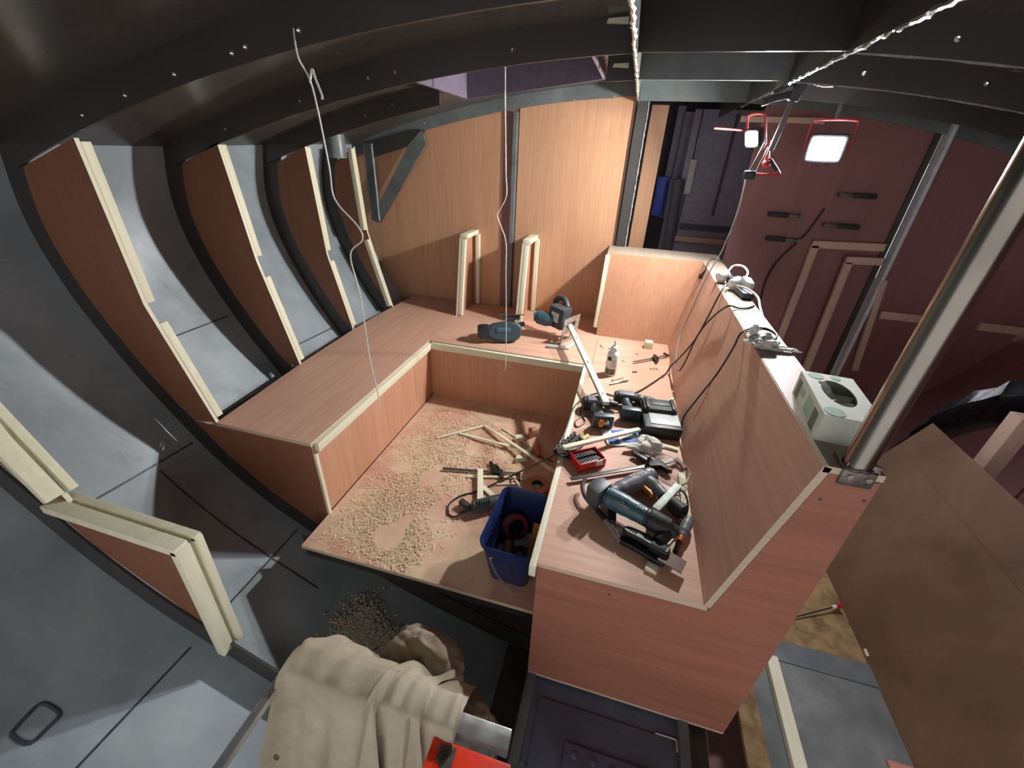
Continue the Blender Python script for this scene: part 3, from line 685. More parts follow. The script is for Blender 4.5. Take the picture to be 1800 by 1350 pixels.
# vent pipe under the deck
vp = thing('vent_pipe', 'grey round vent pipe stub hanging under the side deck', 'pipe', (-.70, .27, 1.47))
b = B(); b.lathe([(.055, 0), (.06, 0), (.06, .13), (.055, .13), (.055, 0)], None, 28); b.build('pipe', 'post_paint', vp)
b = B(); b.lathe([(0, .012), (.054, .012), (.054, .016), (0, .016)], None, 28); b.build('inner_cap', 'black', vp)
# hanging cords
hc = thing('hanging_cord', 'white cord tied through the nearest deck beam, hanging over the left bench', 'cord', (.30, -1.2, .69))
P = [V(.285, -1.21, 1.80), V(.296, -1.225, 1.74), V(.305, -1.2, 1.68), V(.318, -1.2, 1.5), V(.32, -1.2, 1.41), V(.385, -1.2, 1.34), V(.395, -1.2, 1.3), V(.345, -1.2, 1.25), V(.36, -1.2, 1.12), V(.362, -1.2, .9), V(.375, -1.2, .75), V(.372, -1.2, .69)]
B().tube(P, .0022, 7).build('cord', 'cable_white', hc, world=True)
B().tube([V(.303, -1.205, 1.69), V(.312, -1.2, 1.72), V(.318, -1.2, 1.70), V(.33, -1.2, 1.665), V(.328, -1.2, 1.655)], .0028, 6).build('knot', 'cable_white', hc, world=True)
hc = thing('hanging_cord', 'white cord with a kink hanging from the skylight in front of the bulkhead post', 'cord', (.53, -.06, .31))
P = [V(.498, -.06, 1.975), V(.503, -.06, 1.81), V(.510, -.06, 1.62), V(.517, -.06, 1.465), V(.524, -.06, 1.345), V(.479, -.06, 1.258), V(.486, -.06, 1.22), V(.529, -.06, 1.115), V(.535, -.06, .95), V(.545, -.06, .7), V(.554, -.06, .363), V(.537, -.06, .311)]
B().tube(P, .0026, 7).build('cord', 'cable_white', hc, world=True)
B().tube([V(.503, -.063, 1.80), V(.510, -.064, 1.66), V(.517, -.063, 1.5), V(.519, -.063, 1.45)], .0032, 7).build('tape_wrap', 'cable_white', hc, world=True)

for lab, x, y, z in (('small pale wood wedge jammed in the second deck beam near the girder', 1.03, -.59, 1.935), ('small pale wood wedge jammed in the deck beam end above the bulkhead', 1.02, -.01, 1.905)):
    b = B(); b.prism([(-.035, -.006), (.035, -.009), (.035, .009), (-.03, .006)], .014, Matrix(((1, 0, 0, x), (0, 0, 1, y), (0, 1, 0, z), (0, 0, 0, 1))))
    single(b, 'wood_wedge', 'pine_x', lab, 'wedge')
# ------------------------------------------------------------------ tools and clutter on the benches
def rplate(outline, holes, thick, bev, M, name, mat, parent, **props):
    """rounded thick plate (curve bevel); outline in local XY, centred on z=0"""
    cv = bpy.data.curves.new('tmp', 'CURVE'); cv.dimensions = '2D'; cv.fill_mode = 'BOTH'
    cv.extrude = max(thick/2-bev, .0005); cv.bevel_depth = bev; cv.bevel_resolution = 2; cv.offset = -bev
    for pts in [outline]+holes:
        sp = cv.splines.new('POLY'); sp.points.add(len(pts)-1)
        for q, p_ in zip(sp.points, pts): q.co = (p_[0], p_[1], 0, 1)
        sp.use_cyclic_u = True
    ob = bpy.data.objects.new('tmp', cv); COL.objects.link(ob); bpy.context.view_layer.update()
    me = bpy.data.meshes.new_from_object(ob.evaluated_get(bpy.context.evaluated_depsgraph_get()))
    bpy.data.objects.remove(ob); bpy.data.curves.remove(cv)
    me.transform(M); me.name = name; me.materials.clear(); me.materials.append(MAT[mat])
    for pl in me.polygons: pl.material_index = 0; pl.use_smooth = True
    me.set_sharp_from_angle(angle=math.radians(45))
    o = bpy.data.objects.new(name, me); COL.objects.link(o); o.parent = parent
    for k, v in props.items(): o[k] = v
    return o
def smoothpoly(pts, sub=4):
    P = [V(*p, 0) for p in pts]; n = len(P); out = []
    for i in range(n):
        a, b_, c, d = P[i-1], P[i], P[(i+1) % n], P[(i+2) % n]
        for k in range(sub):
            t = k/sub; q = .5*((2*b_)+(c-a)*t+(2*a-5*b_+4*c-d)*t*t+(3*b_-a-3*c+d)*t**3); out.append((q.x, q.y))
    return out
def text_mesh(txt, size, M, name, mat, parent):
    cv = bpy.data.curves.new('tmp', 'FONT'); cv.body = txt; cv.size = size; cv.align_x = 'CENTER'; cv.align_y = 'CENTER'; cv.extrude = .0003; cv.offset = .0004
    ob = bpy.data.objects.new('tmp', cv); COL.objects.link(ob); bpy.context.view_layer.update()
    me = bpy.data.meshes.new_from_object(ob.evaluated_get(bpy.context.evaluated_depsgraph_get()))
    bpy.data.objects.remove(ob); bpy.data.curves.remove(cv)
    me.transform(M); me.materials.clear(); me.materials.append(MAT[mat])
    o = bpy.data.objects.new(name, me); COL.objects.link(o); o.parent = parent; return o
def crumple(b, c, r, seed, M=None, sub=4, amp=.5):
    t = bmesh.new(); bmesh.ops.create_icosphere(t, subdivisions=sub, radius=1)
    for q in t.verts:
        k = q.co.copy(); s = V(seed, seed*.6, seed*1.7)
        f = 1+amp*noise.noise(k*1.5+s)+amp*.55*(.5-abs(noise.noise(k*3.2+s)))+amp*.12*noise.noise(k*8+s)
        q.co = V(c[0]+k.x*r[0]*f, c[1]+k.y*r[1]*f, c[2]+k.z*r[2]*f)
    if M is not None: bmesh.ops.transform(t, matrix=M, verts=t.verts)
    b.merge(t)
# --- jigsaw, lying on its side
js = thing('jigsaw', 'teal and black cordless jigsaw lying on its side on the rear bench', 'jigsaw', (.305, .135, H+.047), (68, 0, 22))
rplate(smoothpoly([(.05, -.01), (.075, .055), (.14, .07), (.225, .072), (.275, .05), (.285, .005), (.262, -.045), (.20, -.062), (.12, -.05), (.07, -.038)], 3), [], .056, .014, T(0, 0, .045), 'body', 'teal_dark', js)
b = B(); b.tube([V(.10, .012, .052), V(.115, .014, .054), V(.19, .014, .054), V(.21, .012, .052)], [.02, .027, .027, .02], 18, sub=4); b.build('motor_barrel', 'teal', js)
b = B(); b.tube([V(.065, .0, .05), V(.09, -.03, .054), V(.14, -.042, .056), V(.20, -.045, .056), V(.25, -.025, .054), V(.265, .02, .052), V(.24, .05, .05), V(.15, .055, .05), V(.09, .045, .05)], .0185, 12, sub=5); b.build('handle', 'teal_dark', js)
b = B(); b.box((.035, .008, .043), (.066, .10, .076), bev=.012); b.box((.0, .012, .043), (.022, .085, .07), bev=.01); b.build('battery', 'black', js)
b = B(); b.box((.03, -.0435, .045), (.034, .002, .03)); b.build('battery_label', 'yellow', js)
b = B(); b.box((.215, .118, .045), (.17, .006, .076), bev=.002); b.box((.215, .10, .045), (.12, .03, .02), bev=.003); b.build('sole_plate', 'steel_dark', js)
b = B(); b.cyl((.27, .05, .045), (.305, .06, .045), .016, n=14); b.build('blade_clamp', 'black', js)
# --- circular saw, tipped up
cs = thing('circular_saw', 'grey and blue cordless circular saw tipped up on the rear bench by the upright', 'circular saw', (.80, .37, H+.039), (0, 18, -28))
cs.scale = (1.22, 1.22, 1.22)
b = B(); b.box((0, 0, .095), (.105, .085, .125), T(0, 0, 0, 0, -12), bev=.016); b.build('blade_housing', 'dark_grey', cs)
b = B(); b.box((-.002, -.0435, .10), (.052, .002, .056), T(0, 0, 0, 0, -12)); b.build('rating_label', 'paper', cs)
b = B(); b.tube([V(-.03, -.03, .07), V(-.06, -.045, .058), V(-.10, -.06, .05), V(-.125, -.068, .047)], [.036, .04, .04, .032], 18, sub=4); b.build('motor_barrel', 'teal', cs)
b = B(); b.box((-.118, -.098, .055), (.014, .003, .03), T(0, 0, 0, 0, 0, -10)); b.build('motor_label', 'paper', cs)
b = B(); b.tube([V(-.01, .03, .15), V(-.05, .045, .17), V(-.09, .05, .16), V(-.105, .045, .13), V(-.07, .03, .10)], .017, 12, sub=4); b.build('handle', 'dark_grey', cs)
plate2d([(-.075, -.06), (.075, -.06), (.075, .085), (-.075, .085)], [[(-.045, -.03), (-.045, .05), (-.015, .05), (-.015, -.03)], [(.02, -.04), (.02, .02), (.055, .02), (.055, -.04)]], .004, T(.075, -.015, .07, 0, 78, 0), 'sole_plate', 'steel', cs)
# --- aluminium strip leaning across
b = B(); b.bar((.853, .42, .545), (1.205, -.575, .505), .032, .02, bev=.002)
o = single(b, 'metal_strip', 'strip_alu', 'long pale metal strip with screw holes leaning from circular saw to drill', 'strip')
for t_ in (.32, .62, .93):
    p_ = V(.853, .42, .5565).lerp(V(1.205, -.575, .5165), t_); b = B(); b.cyl(p_-V(0, 0, .0015)-Vector(o.location), p_+V(0, 0, .0005)-Vector(o.location), .004, n=8); b.build('screw_hole', 'black', o)
b = B(); b.bar((.775, .165, .429), (.915, .185, .429), .032, .016, bev=.003); b.bar((.905, .18, .430), (.955, .30, .430), .028, .018, bev=.003)
single(b, 'metal_bracket', 'strip_alu', 'small pale angle piece on the rear bench under the leaning metal strip', 'bracket')
# --- glue bottle
gbz = thing('glue_bottle', 'white glue bottle with a pointed nozzle standing on the bench seat', 'bottle', (1.205, -.085, H), (0, 0, 20))
b = B(); b.lathe([(0, 0), (.030, 0), (.034, .006), (.034, .125), (.031, .14), (.021, .155), (.019, .158)], None, 28); b.build('bottle', 'white', gbz)
b = B(); b.lathe([(.0215, .152), (.0215, .175), (.018, .18), (.008, .184), (.005, .215), (.003, .218), (0, .218)], None, 20); b.cyl((-.02, 0, .165), (-.036, 0, .168), .006, n=10); b.build('nozzle_cap', 'white', gbz)
def label_patch(b, a0, a1, z0, z1, r=.0345, n=8):
    vs = []
    for z in (z0, z1):
        for i in range(n+1):
            a = math.radians(a0+(a1-a0)*i/n); vs.append(V(r*math.cos(a), r*math.sin(a), z))
    b.add(vs, [(i, i+1, n+2+i, n+1+i) for i in range(n)])
for nm, a0, a1, z0, z1, mm in (('dark_print', 200, 240, .10, .125, 'black'), ('green_print', 190, 235, .012, .05, 'olive'), ('brown_print', 238, 295, .012, .048, 'brown_print'), ('text_print', 245, 290, .06, .11, 'paper')):
    b = B(); label_patch(b, a0, a1, z0, z1); b.build(nm, mm, gbz)
# --- wooden cube, mini clamp, bits, screws
b = B(); b.box((1.43, .40, H+.024), (.052, .052, .048), T(), bev=.002); single(b, 'wood_cube', 'pine_z', 'small pine cube offcut at the back of the tool bench', 'offcut')
quick_clamp('bar_clamp', 'small black bar clamp with orange pads at the far end of the tool bench', (1.335, .105, H+.014), (1.555, .285, H+.014), .62, .62, up=(0, 0, 1), pads='lamp_red')
def screw(lab, x, y, a, L=.035, r=.002, name='screw', mat='steel_dark', grp='loose screws'):
    M = T(x, y, H+r+.001, 0, 0, a); b = B()
    b.cyl(M @ V(0, 0, 0), M @ V(L, 0, 0), r, r*.5, n=8); b.cyl(M @ V(-.003, 0, 0), M @ V(0, 0, 0), r*2, r, n=8)
    return single(b, name, mat, lab, 'screw', grp)
for x, y, a, L in ((1.115, .32, -62, .055), (1.365, .26, 170, .02), (1.27, .12, -30, .022), (1.17, .06, -8, .022), (1.44, .07, -35, .022), (1.462, .075, 70, .02), (1.475, .08, -50, .02), (1.50, -.03, 25, .022)):
    screw('small loose screw scattered on the bench seat around the glue bottle', x, y, a, L)
b = B(); b.cyl((1.333, -.018, H+.004), (1.36, -.006, H+.004), .004, n=8); single(b, 'driver_bit', 'black', 'single short black driver bit lying right of the glue bottle', 'bit')
db = thing('drill_bit', 'steel twist drill bit lying in front of the glue bottle', 'drill bit', (1.213, -.222, H+.006))
M = frame((0, 0, 0), (.098, .078, 0)); b = B(); b.cyl(M @ V(0, 0, 0), M @ V(.06, 0, 0), .005, n=12); b.build('shank', 'steel', db)
b = B(); b.tube([M @ V(.06+i*.006, .0018*math.cos(i*1.4), .0018*math.sin(i*1.4)) for i in range(12)], .004, 8, sub=2); b.build('flutes', 'steel_dark', db)
screw('long brass-coloured screw lying just behind the drill bit', 1.225, -.168, 45, .085, .0032, 'screw', 'copper', None)
# --- cordless drills lying on their sides
def drill(label, loc, rz, chuck, face):
    d = thing('cordless_drill', label, 'drill', loc, (0, 0, rz))
    b = B(); b.tube([V(-.075, 0, .036), V(-.07, 0, .036), V(-.02, 0, .036), V(.03, 0, .036), V(.06, 0, .036)], [.026, .034, .036, .035, .028], 18, sub=4); b.build('motor_housing', 'black_rubber', d)
    b = B(); b.box((-.018, -.006, .066), (.078, .048, .02), bev=.007); b.build('side_panel', 'tool_grey', d)
    if chuck:
        b = B(); b.tube([V(.055, 0, .036), V(.07, 0, .036), V(.09, 0, .036), V(.12, 0, .036), V(.135, 0, .036)], [.024, .026, .025, .021, .016], 18, sub=4); b.build('chuck', 'dark_grey', d)
        b = B(); b.cyl((.058, 0, .036), (.064, 0, .036), .0275, n=20); b.cyl((.134, 0, .036), (.15, 0, .036), .012, .008, n=14); b.build('chuck_ring', 'steel', d)
    else:
        b = B(); b.tube([V(.055, 0, .036), V(.075, 0, .036), V(.095, 0, .036), V(.10, 0, .036)], [.026, .022, .017, .014], 16, sub=3); b.build('nose', 'black', d)
        B().cyl((.098, 0, .036), (.125, 0, .036), .004).build('bit', 'steel', d)
    b = B(); b.tube([V(-.02, -.01, .036), V(-.015, -.05, .036), V(-.005, -.09, .036), V(0, -.13, .036)], [.026, .021, .021, .024], 14, sub=4); b.build('grip', 'tool_grey' if not chuck else 'dark_grey', d)
    B().box((.018, -.035, .036), (.016, .03, .018), bev=.004).build('trigger', 'black', d)
    b = B(); b.box((.0, -.155, .04), (.098, .04, .074), bev=.014); b.build('battery_foot', 'teal_dark', d)
    b = B(); b.box((0, -.1745, .04), (.062, .004, .05), bev=.002); t_ = b.build('terminal_recess', 'black', d)
    if face:
        b = B(); b.box((-.012, -.177, .04), (.02, .004, .042)); b.box((-.006, -.177, .04), (.04, .004, .016)); b.build('terminal_block', 'orange', d)
        b = B(); b.box((.018, -.177, .045), (.014, .004, .022)); b.build('terminal_clip', 'steel', d)
    return d
drill('cordless impact driver with orange terminals in its battery foot, next to the pine lipping', (1.165, -.51, H), 14, False, True)
drill('cordless drill with a metal chuck lying beside the black charger', (1.316, -.405, H), 4, True, False)
# --- charger
ch = thing('battery_charger', 'black battery charger with pale grey front panel against the backrest', 'charger', (1.462, -.555, H), (0, 0, 6))
b = B(); b.box((0, 0, .033), (.172, .235, .066), bev=.014); b.build('body', 'black', ch)
b = B(); b.box((.0, .055, .073), (.155, .10, .03), T(), bev=.008); b.build('battery_dock', 'black_rubber', ch)
b = B(); b.box((.005, .068, .0895), (.085, .05, .004), bev=.001); b.build('dock_plate', 'teal_dark', ch)
b = B(); b.box((.012, -.045, .0665), (.135, .095, .006), bev=.0015); b.build('front_panel', 'panel_grey', ch)
b = B()
for k in range(4): b.box((-.02+.022*k, -.025, .069), (.010, .012, .0012))
b.build('indicator_icons', 'paper', ch, kind='stuff')
for s in (-1, 1):
    b = B(); b.box((s*.06, .055, .091), (.012, .095, .012), bev=.003); b.build('dock_rail', 'black', ch)
# --- papers under the drills
pk = thing('printed_packet', 'blue and white printed plastic packet under the pine strip', 'packet', (1.32, -.70, H+.001), (0, 0, 22))
def sheet(b, x0, x1, y0, y1, z=.002, seed=0, n=8):
    vs = [V(x0+(x1-x0)*i/n, y0+(y1-y0)*j/n, z+.004*(1+noise.noise(V(i*.6+seed, j*.6, seed)))) for i in range(n+1) for j in range(n+1)]
    b.add(vs, [(i*(n+1)+j, (i+1)*(n+1)+j, (i+1)*(n+1)+j+1, i*(n+1)+j+1) for i in range(n) for j in range(n)])
b = B(); sheet(b, -.11, .09, -.07, .055); b.build('packet', 'paper', pk)
for k, (x0, x1, y0, y1) in enumerate(((-.10, -.05, -.06, -.02), (-.03, .06, -.05, -.02), (-.06, .0, .0, .045), (.03, .085, .0, .05))):
    b = B(); sheet(b, x0, x1, y0, y1, .004, 0, 5); b.build('blue_print', 'blue_print', pk)
b = B(); b.bar((1.058, -.955, H+.062), (1.372, -.665, H+.030), .022, .014, bev=.002); single(b, 'wood_strip', 'pine_x', 'short pine strip lying across the socket tray and the printed packet', 'strip')
b = B(); b.bar((1.40, -.71, H+.006), (1.545, -.735, H+.006), .02, .01, bev=.001); single(b, 'wood_strip', 'pine_x', 'pale wood strip poking out from under the front of the charger', 'strip')
b = B(); b.bar((1.49, -.36, H+.006), (1.553, -.27, H+.006), .014, .01, bev=.001); single(b, 'wood_strip', 'pine_y', 'thin pale wood strip beyond the drill chuck at the backrest foot', 'strip')
# --- socket tray
st = thing('socket_tray', 'black plastic socket rail tray overhanging the pine lipping', 'tray', (1.085, -.865, H+.004), (0, 4, 70))
b = B(); b.box((0, 0, .004), (.19, .078, .008), bev=.003)
for y in (-.037, .037): b.box((0, y, .012), (.19, .004, .016), bev=.001)
b.build('tray', 'black', st)
b = B(); b.box((.085, -.025, .022), (.05, .014, .012), bev=.003); b.build('tab', 'yellow', st)
b = B(); b.bar((-.085, -.02, .018), (-.005, -.03, .018), .012, .012, bev=.003); b.bar((-.07, .0, .02), (-.035, -.03, .02), .01, .01, bev=.003); b.build('ratchet_piece', 'steel_dark', st)
stM = T(1.085, -.865, H+.004, 0, 4, 70)
for k in range(6):
    for rowy, rr, hh in ((.018, .0115-.0005*k, .032), (-.006, .0085, .026)):
        if rowy < 0 and k < 2: continue
        p_ = stM @ V(-.078+k*.029, rowy, .009)
        b = B(); b.lathe([(rr*.55, .006), (rr*.55, hh), (rr, hh), (rr, .003), (rr*.9, 0), (0, 0), (0, .006), (rr*.55, .006)], None, 14)
        o = b.build('socket', 'steel'); o.location = p_; o.rotation_euler = (math.radians(8), math.radians(-10), 0)
        tag(o, 'chrome socket standing upright in the black socket tray', 'socket', 'sockets in the black tray')
# --- red bit case
rc = thing('bit_case', 'open red plastic case of screwdriver bits on the tool bench', 'case', (1.163, -.945, H+.001), (0, 0, 38))
b = B(); cw, cl_, chh = .085, .12, .04
b.box((0, 0, .002), (cl_, cw, .004))
for s in (-1, 1): b.box((s*cl_/2, 0, chh/2), (.004, cw+.004, chh), bev=.001); b.box((0, s*cw/2, chh/2), (cl_, .004, chh), bev=.001)
b.build('case', 'red', rc)
b = B(); b.box((0, 0, .014), (cl_-.006, cw-.006, .02)); b.build('insert', 'felt', rc)
for y in (-.016, .020):
    b = B()
    for k in range(8): b.cyl((-.042+k*.0125, y-.010, .029), (-.046+k*.0115, y+.012, .031), .0034, n=6)
    b.build('bit_row', 'steel_dark', rc, kind='stuff')
b = B(); b.bar((-.05, -.034, .03), (.03, -.032, .03), .008, .008); b.build('bit_holder', 'steel', rc)
b = B(); b.box((.028, -.045, .026), (.03, .004, .024), bev=.001); b.build('clasp', 'paper', rc)
# --- crumpled glove, bar clamp
b = B(); crumple(b, (1.415, -.77, H+.032), (.042, .034, .026), 3.1, amp=.8); crumple(b, (1.37, -.80, H+.021), (.04, .02, .012), 5.7, amp=.8)
crumple(b, (1.425, -.80, H+.014), (.05, .014, .009), 8.2); single(b, 'crumpled_glove', 'glove', 'crumpled white thin glove lying in front of the charger', 'glove', smooth=60)
quick_clamp('bar_clamp', 'long grey bar clamp lying across the tool bench in front of the charger', (1.112, -1.082, H+.016), (1.535, -.832, H+.02), .95, .78, up=(0, 0, -1), pads='red')
# --- safety goggles
gg = thing('safety_goggles', 'clear plastic safety goggles lying beside the backrest', 'goggles', (1.482, -.935, H+.002), (0, 0, 58))
b = B(); n = 24; vs = []
for j in range(7):
    for i in range(n+1):
        a = math.radians(-95+190*i/n); rr = .062+.006*math.sin(j*.5)
        vs.append(V(rr*math.cos(a)*.7, .085*math.sin(a), .004+j*.011+.006*math.cos(a*2)))
b.add(vs, [(j*(n+1)+i, j*(n+1)+i+1, (j+1)*(n+1)+i+1, (j+1)*(n+1)+i) for j in range(6) for i in range(n)]); b.build('lens', 'clear_plastic', gg)
b = B(); b.tube([V(.0434*math.cos(math.radians(a)), .085*math.sin(math.radians(a)), .072) for a in range(-95, 96, 10)], .003, 6, sub=2); b.tube([V(.0434*math.cos(math.radians(a)), .085*math.sin(math.radians(a)), .006) for a in range(-95, 96, 10)], .003, 6, sub=2); b.build('rim', 'clear_plastic', gg)
b = B(); b.tube([V(-.004, .085, .03), V(-.06, .07, .008), V(-.10, .01, .004), V(-.09, -.05, .004), V(-.004, -.085, .03)], .003, 6); b.build('strap', 'brown_print', gg)
b = B(); b.box((.005, .088, .035), (.02, .008, .03), bev=.002); b.build('strap_clip', 'black', gg)
# --- grey hot-air gun
tg = thing('hot_air_gun', 'grey pistol-shaped power gun with orange trigger lying behind the teal grinder', 'power gun', (1.30, -1.105, H), (0, 0, 45))
b = B(); b.tube([V(-.04, 0, .036), V(.0, 0, .036), V(.06, 0, .036), V(.13, 0, .036), V(.165, 0, .036), V(.175, 0, .036)], [.026, .031, .034, .036, .034, .026], 18, sub=4); b.build('barrel', 'tool_grey', tg)
b = B(); b.tube([V(.125, -.01, .036), V(.13, -.06, .036), V(.125, -.10, .036), V(.12, -.15, .036), V(.12, -.185, .036)], [.03, .024, .023, .026, .028], 14, sub=4); b.build('grip', 'tool_grey', tg)
b = B(); b.tube([V(.124, -.105, .037), V(.12, -.15, .037), V(.119, -.188, .037), V(.119, -.20, .037)], [.025, .028, .030, .022], 14, sub=3); b.build('grip_end', 'black_rubber', tg)
b = B(); b.prism([(.085, -.03), (.10, -.03), (.102, -.06), (.088, -.085), (.08, -.08), (.09, -.06)], .018, T(0, 0, .027), bev=.003); b.build('trigger', 'orange', tg)
b = B(); b.box((.145, .004, .0705), (.026, .018, .004), bev=.001); b.build('switch', 'black', tg)
text_mesh('TITAN', .024, T(.085, .004, .0737), 'lettering', 'paper', tg)
# --- pale rail, strip and offcuts by the backrest foot
b = B(); b.bar((1.425, -1.19, H+.05), (1.512, -1.04, H+.055), .028, .02, bev=.002); single(b, 'metal_rail', 'strip_alu', 'short pale metal rail propped over the grey power gun', 'rail')
b = B(); b.bar((1.545, -.90, H+.006), (1.545, -1.17, H+.006), .028, .012, bev=.001); single(b, 'wood_strip', 'pine_y', 'pine strip lying along the foot of the backrest', 'strip')
b = B(); b.bar((1.30, -1.27, H+.005), (1.42, -1.305, H+.005), .012, .008); single(b, 'wood_strip', 'pine_x', 'thin pine sliver under the teal grinder', 'strip')
b = B(); b.bar((1.40, -1.395, H+.006), (1.435, -1.405, H+.006), .03, .012, bev=.001); single(b, 'wood_offcut', 'pine_x', 'tiny pine offcut under the black cutting head', 'offcut')
b = B(); b.bar((1.515, -1.20, H+.004), (1.44, -1.33, H+.004), .022, .007); single(b, 'wood_strip', 'pine_y', 'pale wood sliver beside the orange-collared screwdriver', 'strip')
tw = thing('wire_tangle', 'thin steel wire tangle curling over the pine strip by the backrest', 'wire', (1.53, -1.03, H+.014))
B().tube([V(-.09, .05, .0), V(-.03, -.01, .03), V(.0, .02, .01), V(.02, -.04, .025), V(.035, .02, .04), V(.03, .06, .02)], .0013, 5).build('wire', 'steel', tw)
B().tube([V(-.02, .08, .0), V(.015, .02, .02), V(.03, -.03, .01), V(.0, -.07, .0)], .0013, 5).build('wire', 'copper', tw)
b = B(); b.tube([V(1.51, -1.05, H+.05), V(1.535, -1.08, H+.055), V(1.54, -1.14, H+.04), V(1.52, -1.19, H+.02), V(1.50, -1.24, H+.012)], .004, 8); single(b, 'short_cable', 'black_rubber', 'short black cable bent beside the pale metal rail', 'cable')
# --- teal grinder with cutting head
ag = thing('angle_grinder', 'teal cordless angle grinder with black cutting head and paddle lever', 'grinder', (1.207, -1.168, H), (0, 0, -22.5))
AZ = .066
b = B(); b.tube([V(.05, 0, AZ), V(.06, 0, AZ), V(.10, 0, AZ), V(.15, 0, AZ-.002), V(.19, 0, AZ-.004), V(.205, 0, AZ-.004)], [.034, .038, .038, .035, .033, .030], 22, sub=4); b.build('barrel', 'teal', ag)
b = B(); b.box((.018, 0, AZ), (.058, .088, .08), T(0, 0, 0, 0, 0, -8), bev=.017); b.box((.0, 0, AZ+.012), (.03, .07, .05), T(0, 0, 0, 0, 0, -8), bev=.012); b.build('battery', 'dark_grey', ag)
for r_ in (0, 1):
    b = B()
    for k in range(6): b.box((.075+k*.009, -.022+r_*.010, AZ+.031-.0035*(1-r_)), (.004, .005, .004))
    b.build('vent_slots', 'black', ag, kind='stuff')
for k in range(3):
    b = B(); b.box((.168+k*.008, -.004, AZ+.031), (.004, .022, .004)); b.build('vent_slot', 'black', ag)
b = B(); b.box((.118, -.030, AZ+.020), (.055, .002, .012), T(), bev=.0008); b.build('rating_label', 'brown_print', ag)
b = B(); b.tube([V(.20, 0, AZ-.004), V(.215, 0, AZ-.004), V(.25, .0, AZ-.004), V(.29, .004, AZ-.012), V(.305, .004, AZ-.02)], [.033, .037, .036, .028, .016], 18, sub=4); b.build('gear_head', 'black_rubber', ag)
b = B(); b.cyl((.275, -.015, AZ-.012), (.268, -.058, AZ-.022), .025, .022, n=18); b.build('spindle', 'black', ag)
for k, (z, off) in enumerate(((.040, 0), (.014, -.022))):
    rplate(smoothpoly([(.155, -.075+off), (.17, -.06+off), (.235, -.052+off), (.30, -.058+off), (.312, -.075+off), (.30, -.092+off), (.22, -.09+off), (.165, -.092+off)], 3), [], .020, .005, T(0, 0, z), 'cutting_jaw', 'black', ag)
b = B(); b.box((.275, -.075, .028), (.05, .03, .05), bev=.006); b.build('jaw_block', 'black_rubber', ag)
b = B(); b.box((.325, -.09, .050), (.075, .055, .003), T(0, 0, 0, 0, 3, 0)); b.build('blade', 'blade_brown', ag)
agI = T(1.207, -1.168, H, 0, 0, -22.5).inverted()
LV = [agI @ V(*q) for q in ((1.168, -1.095, .462), (1.162, -1.13, .456), (1.178, -1.175, .45), (1.215, -1.215, .445), (1.25, -1.245, .442))]
B().tube(LV, .0085, 10, sub=4).build('paddle_lever', 'steel_dark', ag)
B().tube([agI @ V(1.228, -1.226, .444), agI @ V(1.25, -1.245, .442), agI @ V(1.262, -1.258, .441)], .0105, 10, sub=3).build('lever_sleeve', 'black', ag)
B().tube([agI @ V(1.258, -1.254, .441), agI @ V(1.285, -1.288, .437), agI @ V(1.318, -1.332, .434)], .009, 10, sub=3).build('lever_tip', 'steel', ag)
b = B(); b.box((.07, -.055, .03), (.03, .10, .014), T(0, 0, 0, 0, 0, 25), bev=.004); b.build('lever_pivot', 'black', ag)
# --- screwdriver with copper collar
sd = thing('screwdriver', 'grey handled screwdriver with a copper collar by the cutting head', 'screwdriver', (1.483, -1.345, H+.018), (0, 0, 0))
dr = V(1.546, -1.168, .45)-V(1.483, -1.345, .436); M = frame((0, 0, 0), dr)
b = B(); b.tube([M @ V(.085, 0, 0), M @ V(.095, 0, 0), M @ V(.12, 0, 0), M @ V(.15, 0, 0), M @ V(.175, 0, 0), M @ V(.185, 0, 0)], [.012, .015, .019, .020, .017, .010], 14, sub=4); b.build('handle', 'tool_grey', sd)
B().cyl(M @ V(.065, 0, 0), M @ V(.088, 0, 0), .015, .016, n=16).build('collar', 'copper', sd)
b = B(); b.tube([M @ V(.02+i*.004, .0, 0) for i in range(12)], [.007 if i % 2 else .009 for i in range(12)], 10, sub=1); b.cyl(M @ V(-.02, 0, 0), M @ V(.03, 0, 0), .004, n=8); b.build('spring_shaft', 'black', sd)
# ------------------------------------------------------------------ cables and plugs on the backrest top
CT = HB+.002
pa = [('round white plug adapter on the backrest top, the one farthest back', (1.705, .10), 35, .030, 'white'), ('round white plug adapter on the backrest top, the nearer one', (1.745, -.03), 40, .030, 'white')]
for lab, (x, y), rz, r, mm in pa:
    a_ = thing('plug_adapter', lab, 'plug', (x, y, CT+r+.006), (0, 0, rz))
    b = B(); b.lathe([(0, -.03), (r*.9, -.03), (r, -.022), (r, .012), (r*.92, .02), (r*.7, .024), (0, .024)], T(0, 0, 0, 0, 70, 0), 24); b.build('body', mm, a_)
    b = B()
    for q in (-.009, .009): b.cyl((.02, q, -.008), (.05, q, -.018), .003)
    b.build('pins', 'steel', a_, kind='stuff')
b = B(); b.box((1.755, .06, CT+.022), (.07, .05, .044), T(), bev=.010); single(b, 'plug_block', 'black', 'dark plug block wedged between the two white plug adapters', 'plug')
b = B(); b.box((0, 0, 0), (.055, .12, .03), T(1.765, -.14, CT+.018, 0, 0, 8), bev=.008); single(b, 'transformer_plug', 'teal_dark', 'dark green transformer plug at the near end of the plug cluster', 'plug')
b = B(); b.box((0, 0, 0), (.05, .05, .035), T(1.785, -.05, CT+.05, 20, 10, 20), bev=.01); b.box((0, 0, 0), (.03, .04, .03), T(1.79, -.09, CT+.045, 0, 10, 40), bev=.008)
single(b, 'socket_strip', 'white', 'small white double socket lying on top of the plug cluster', 'plug')
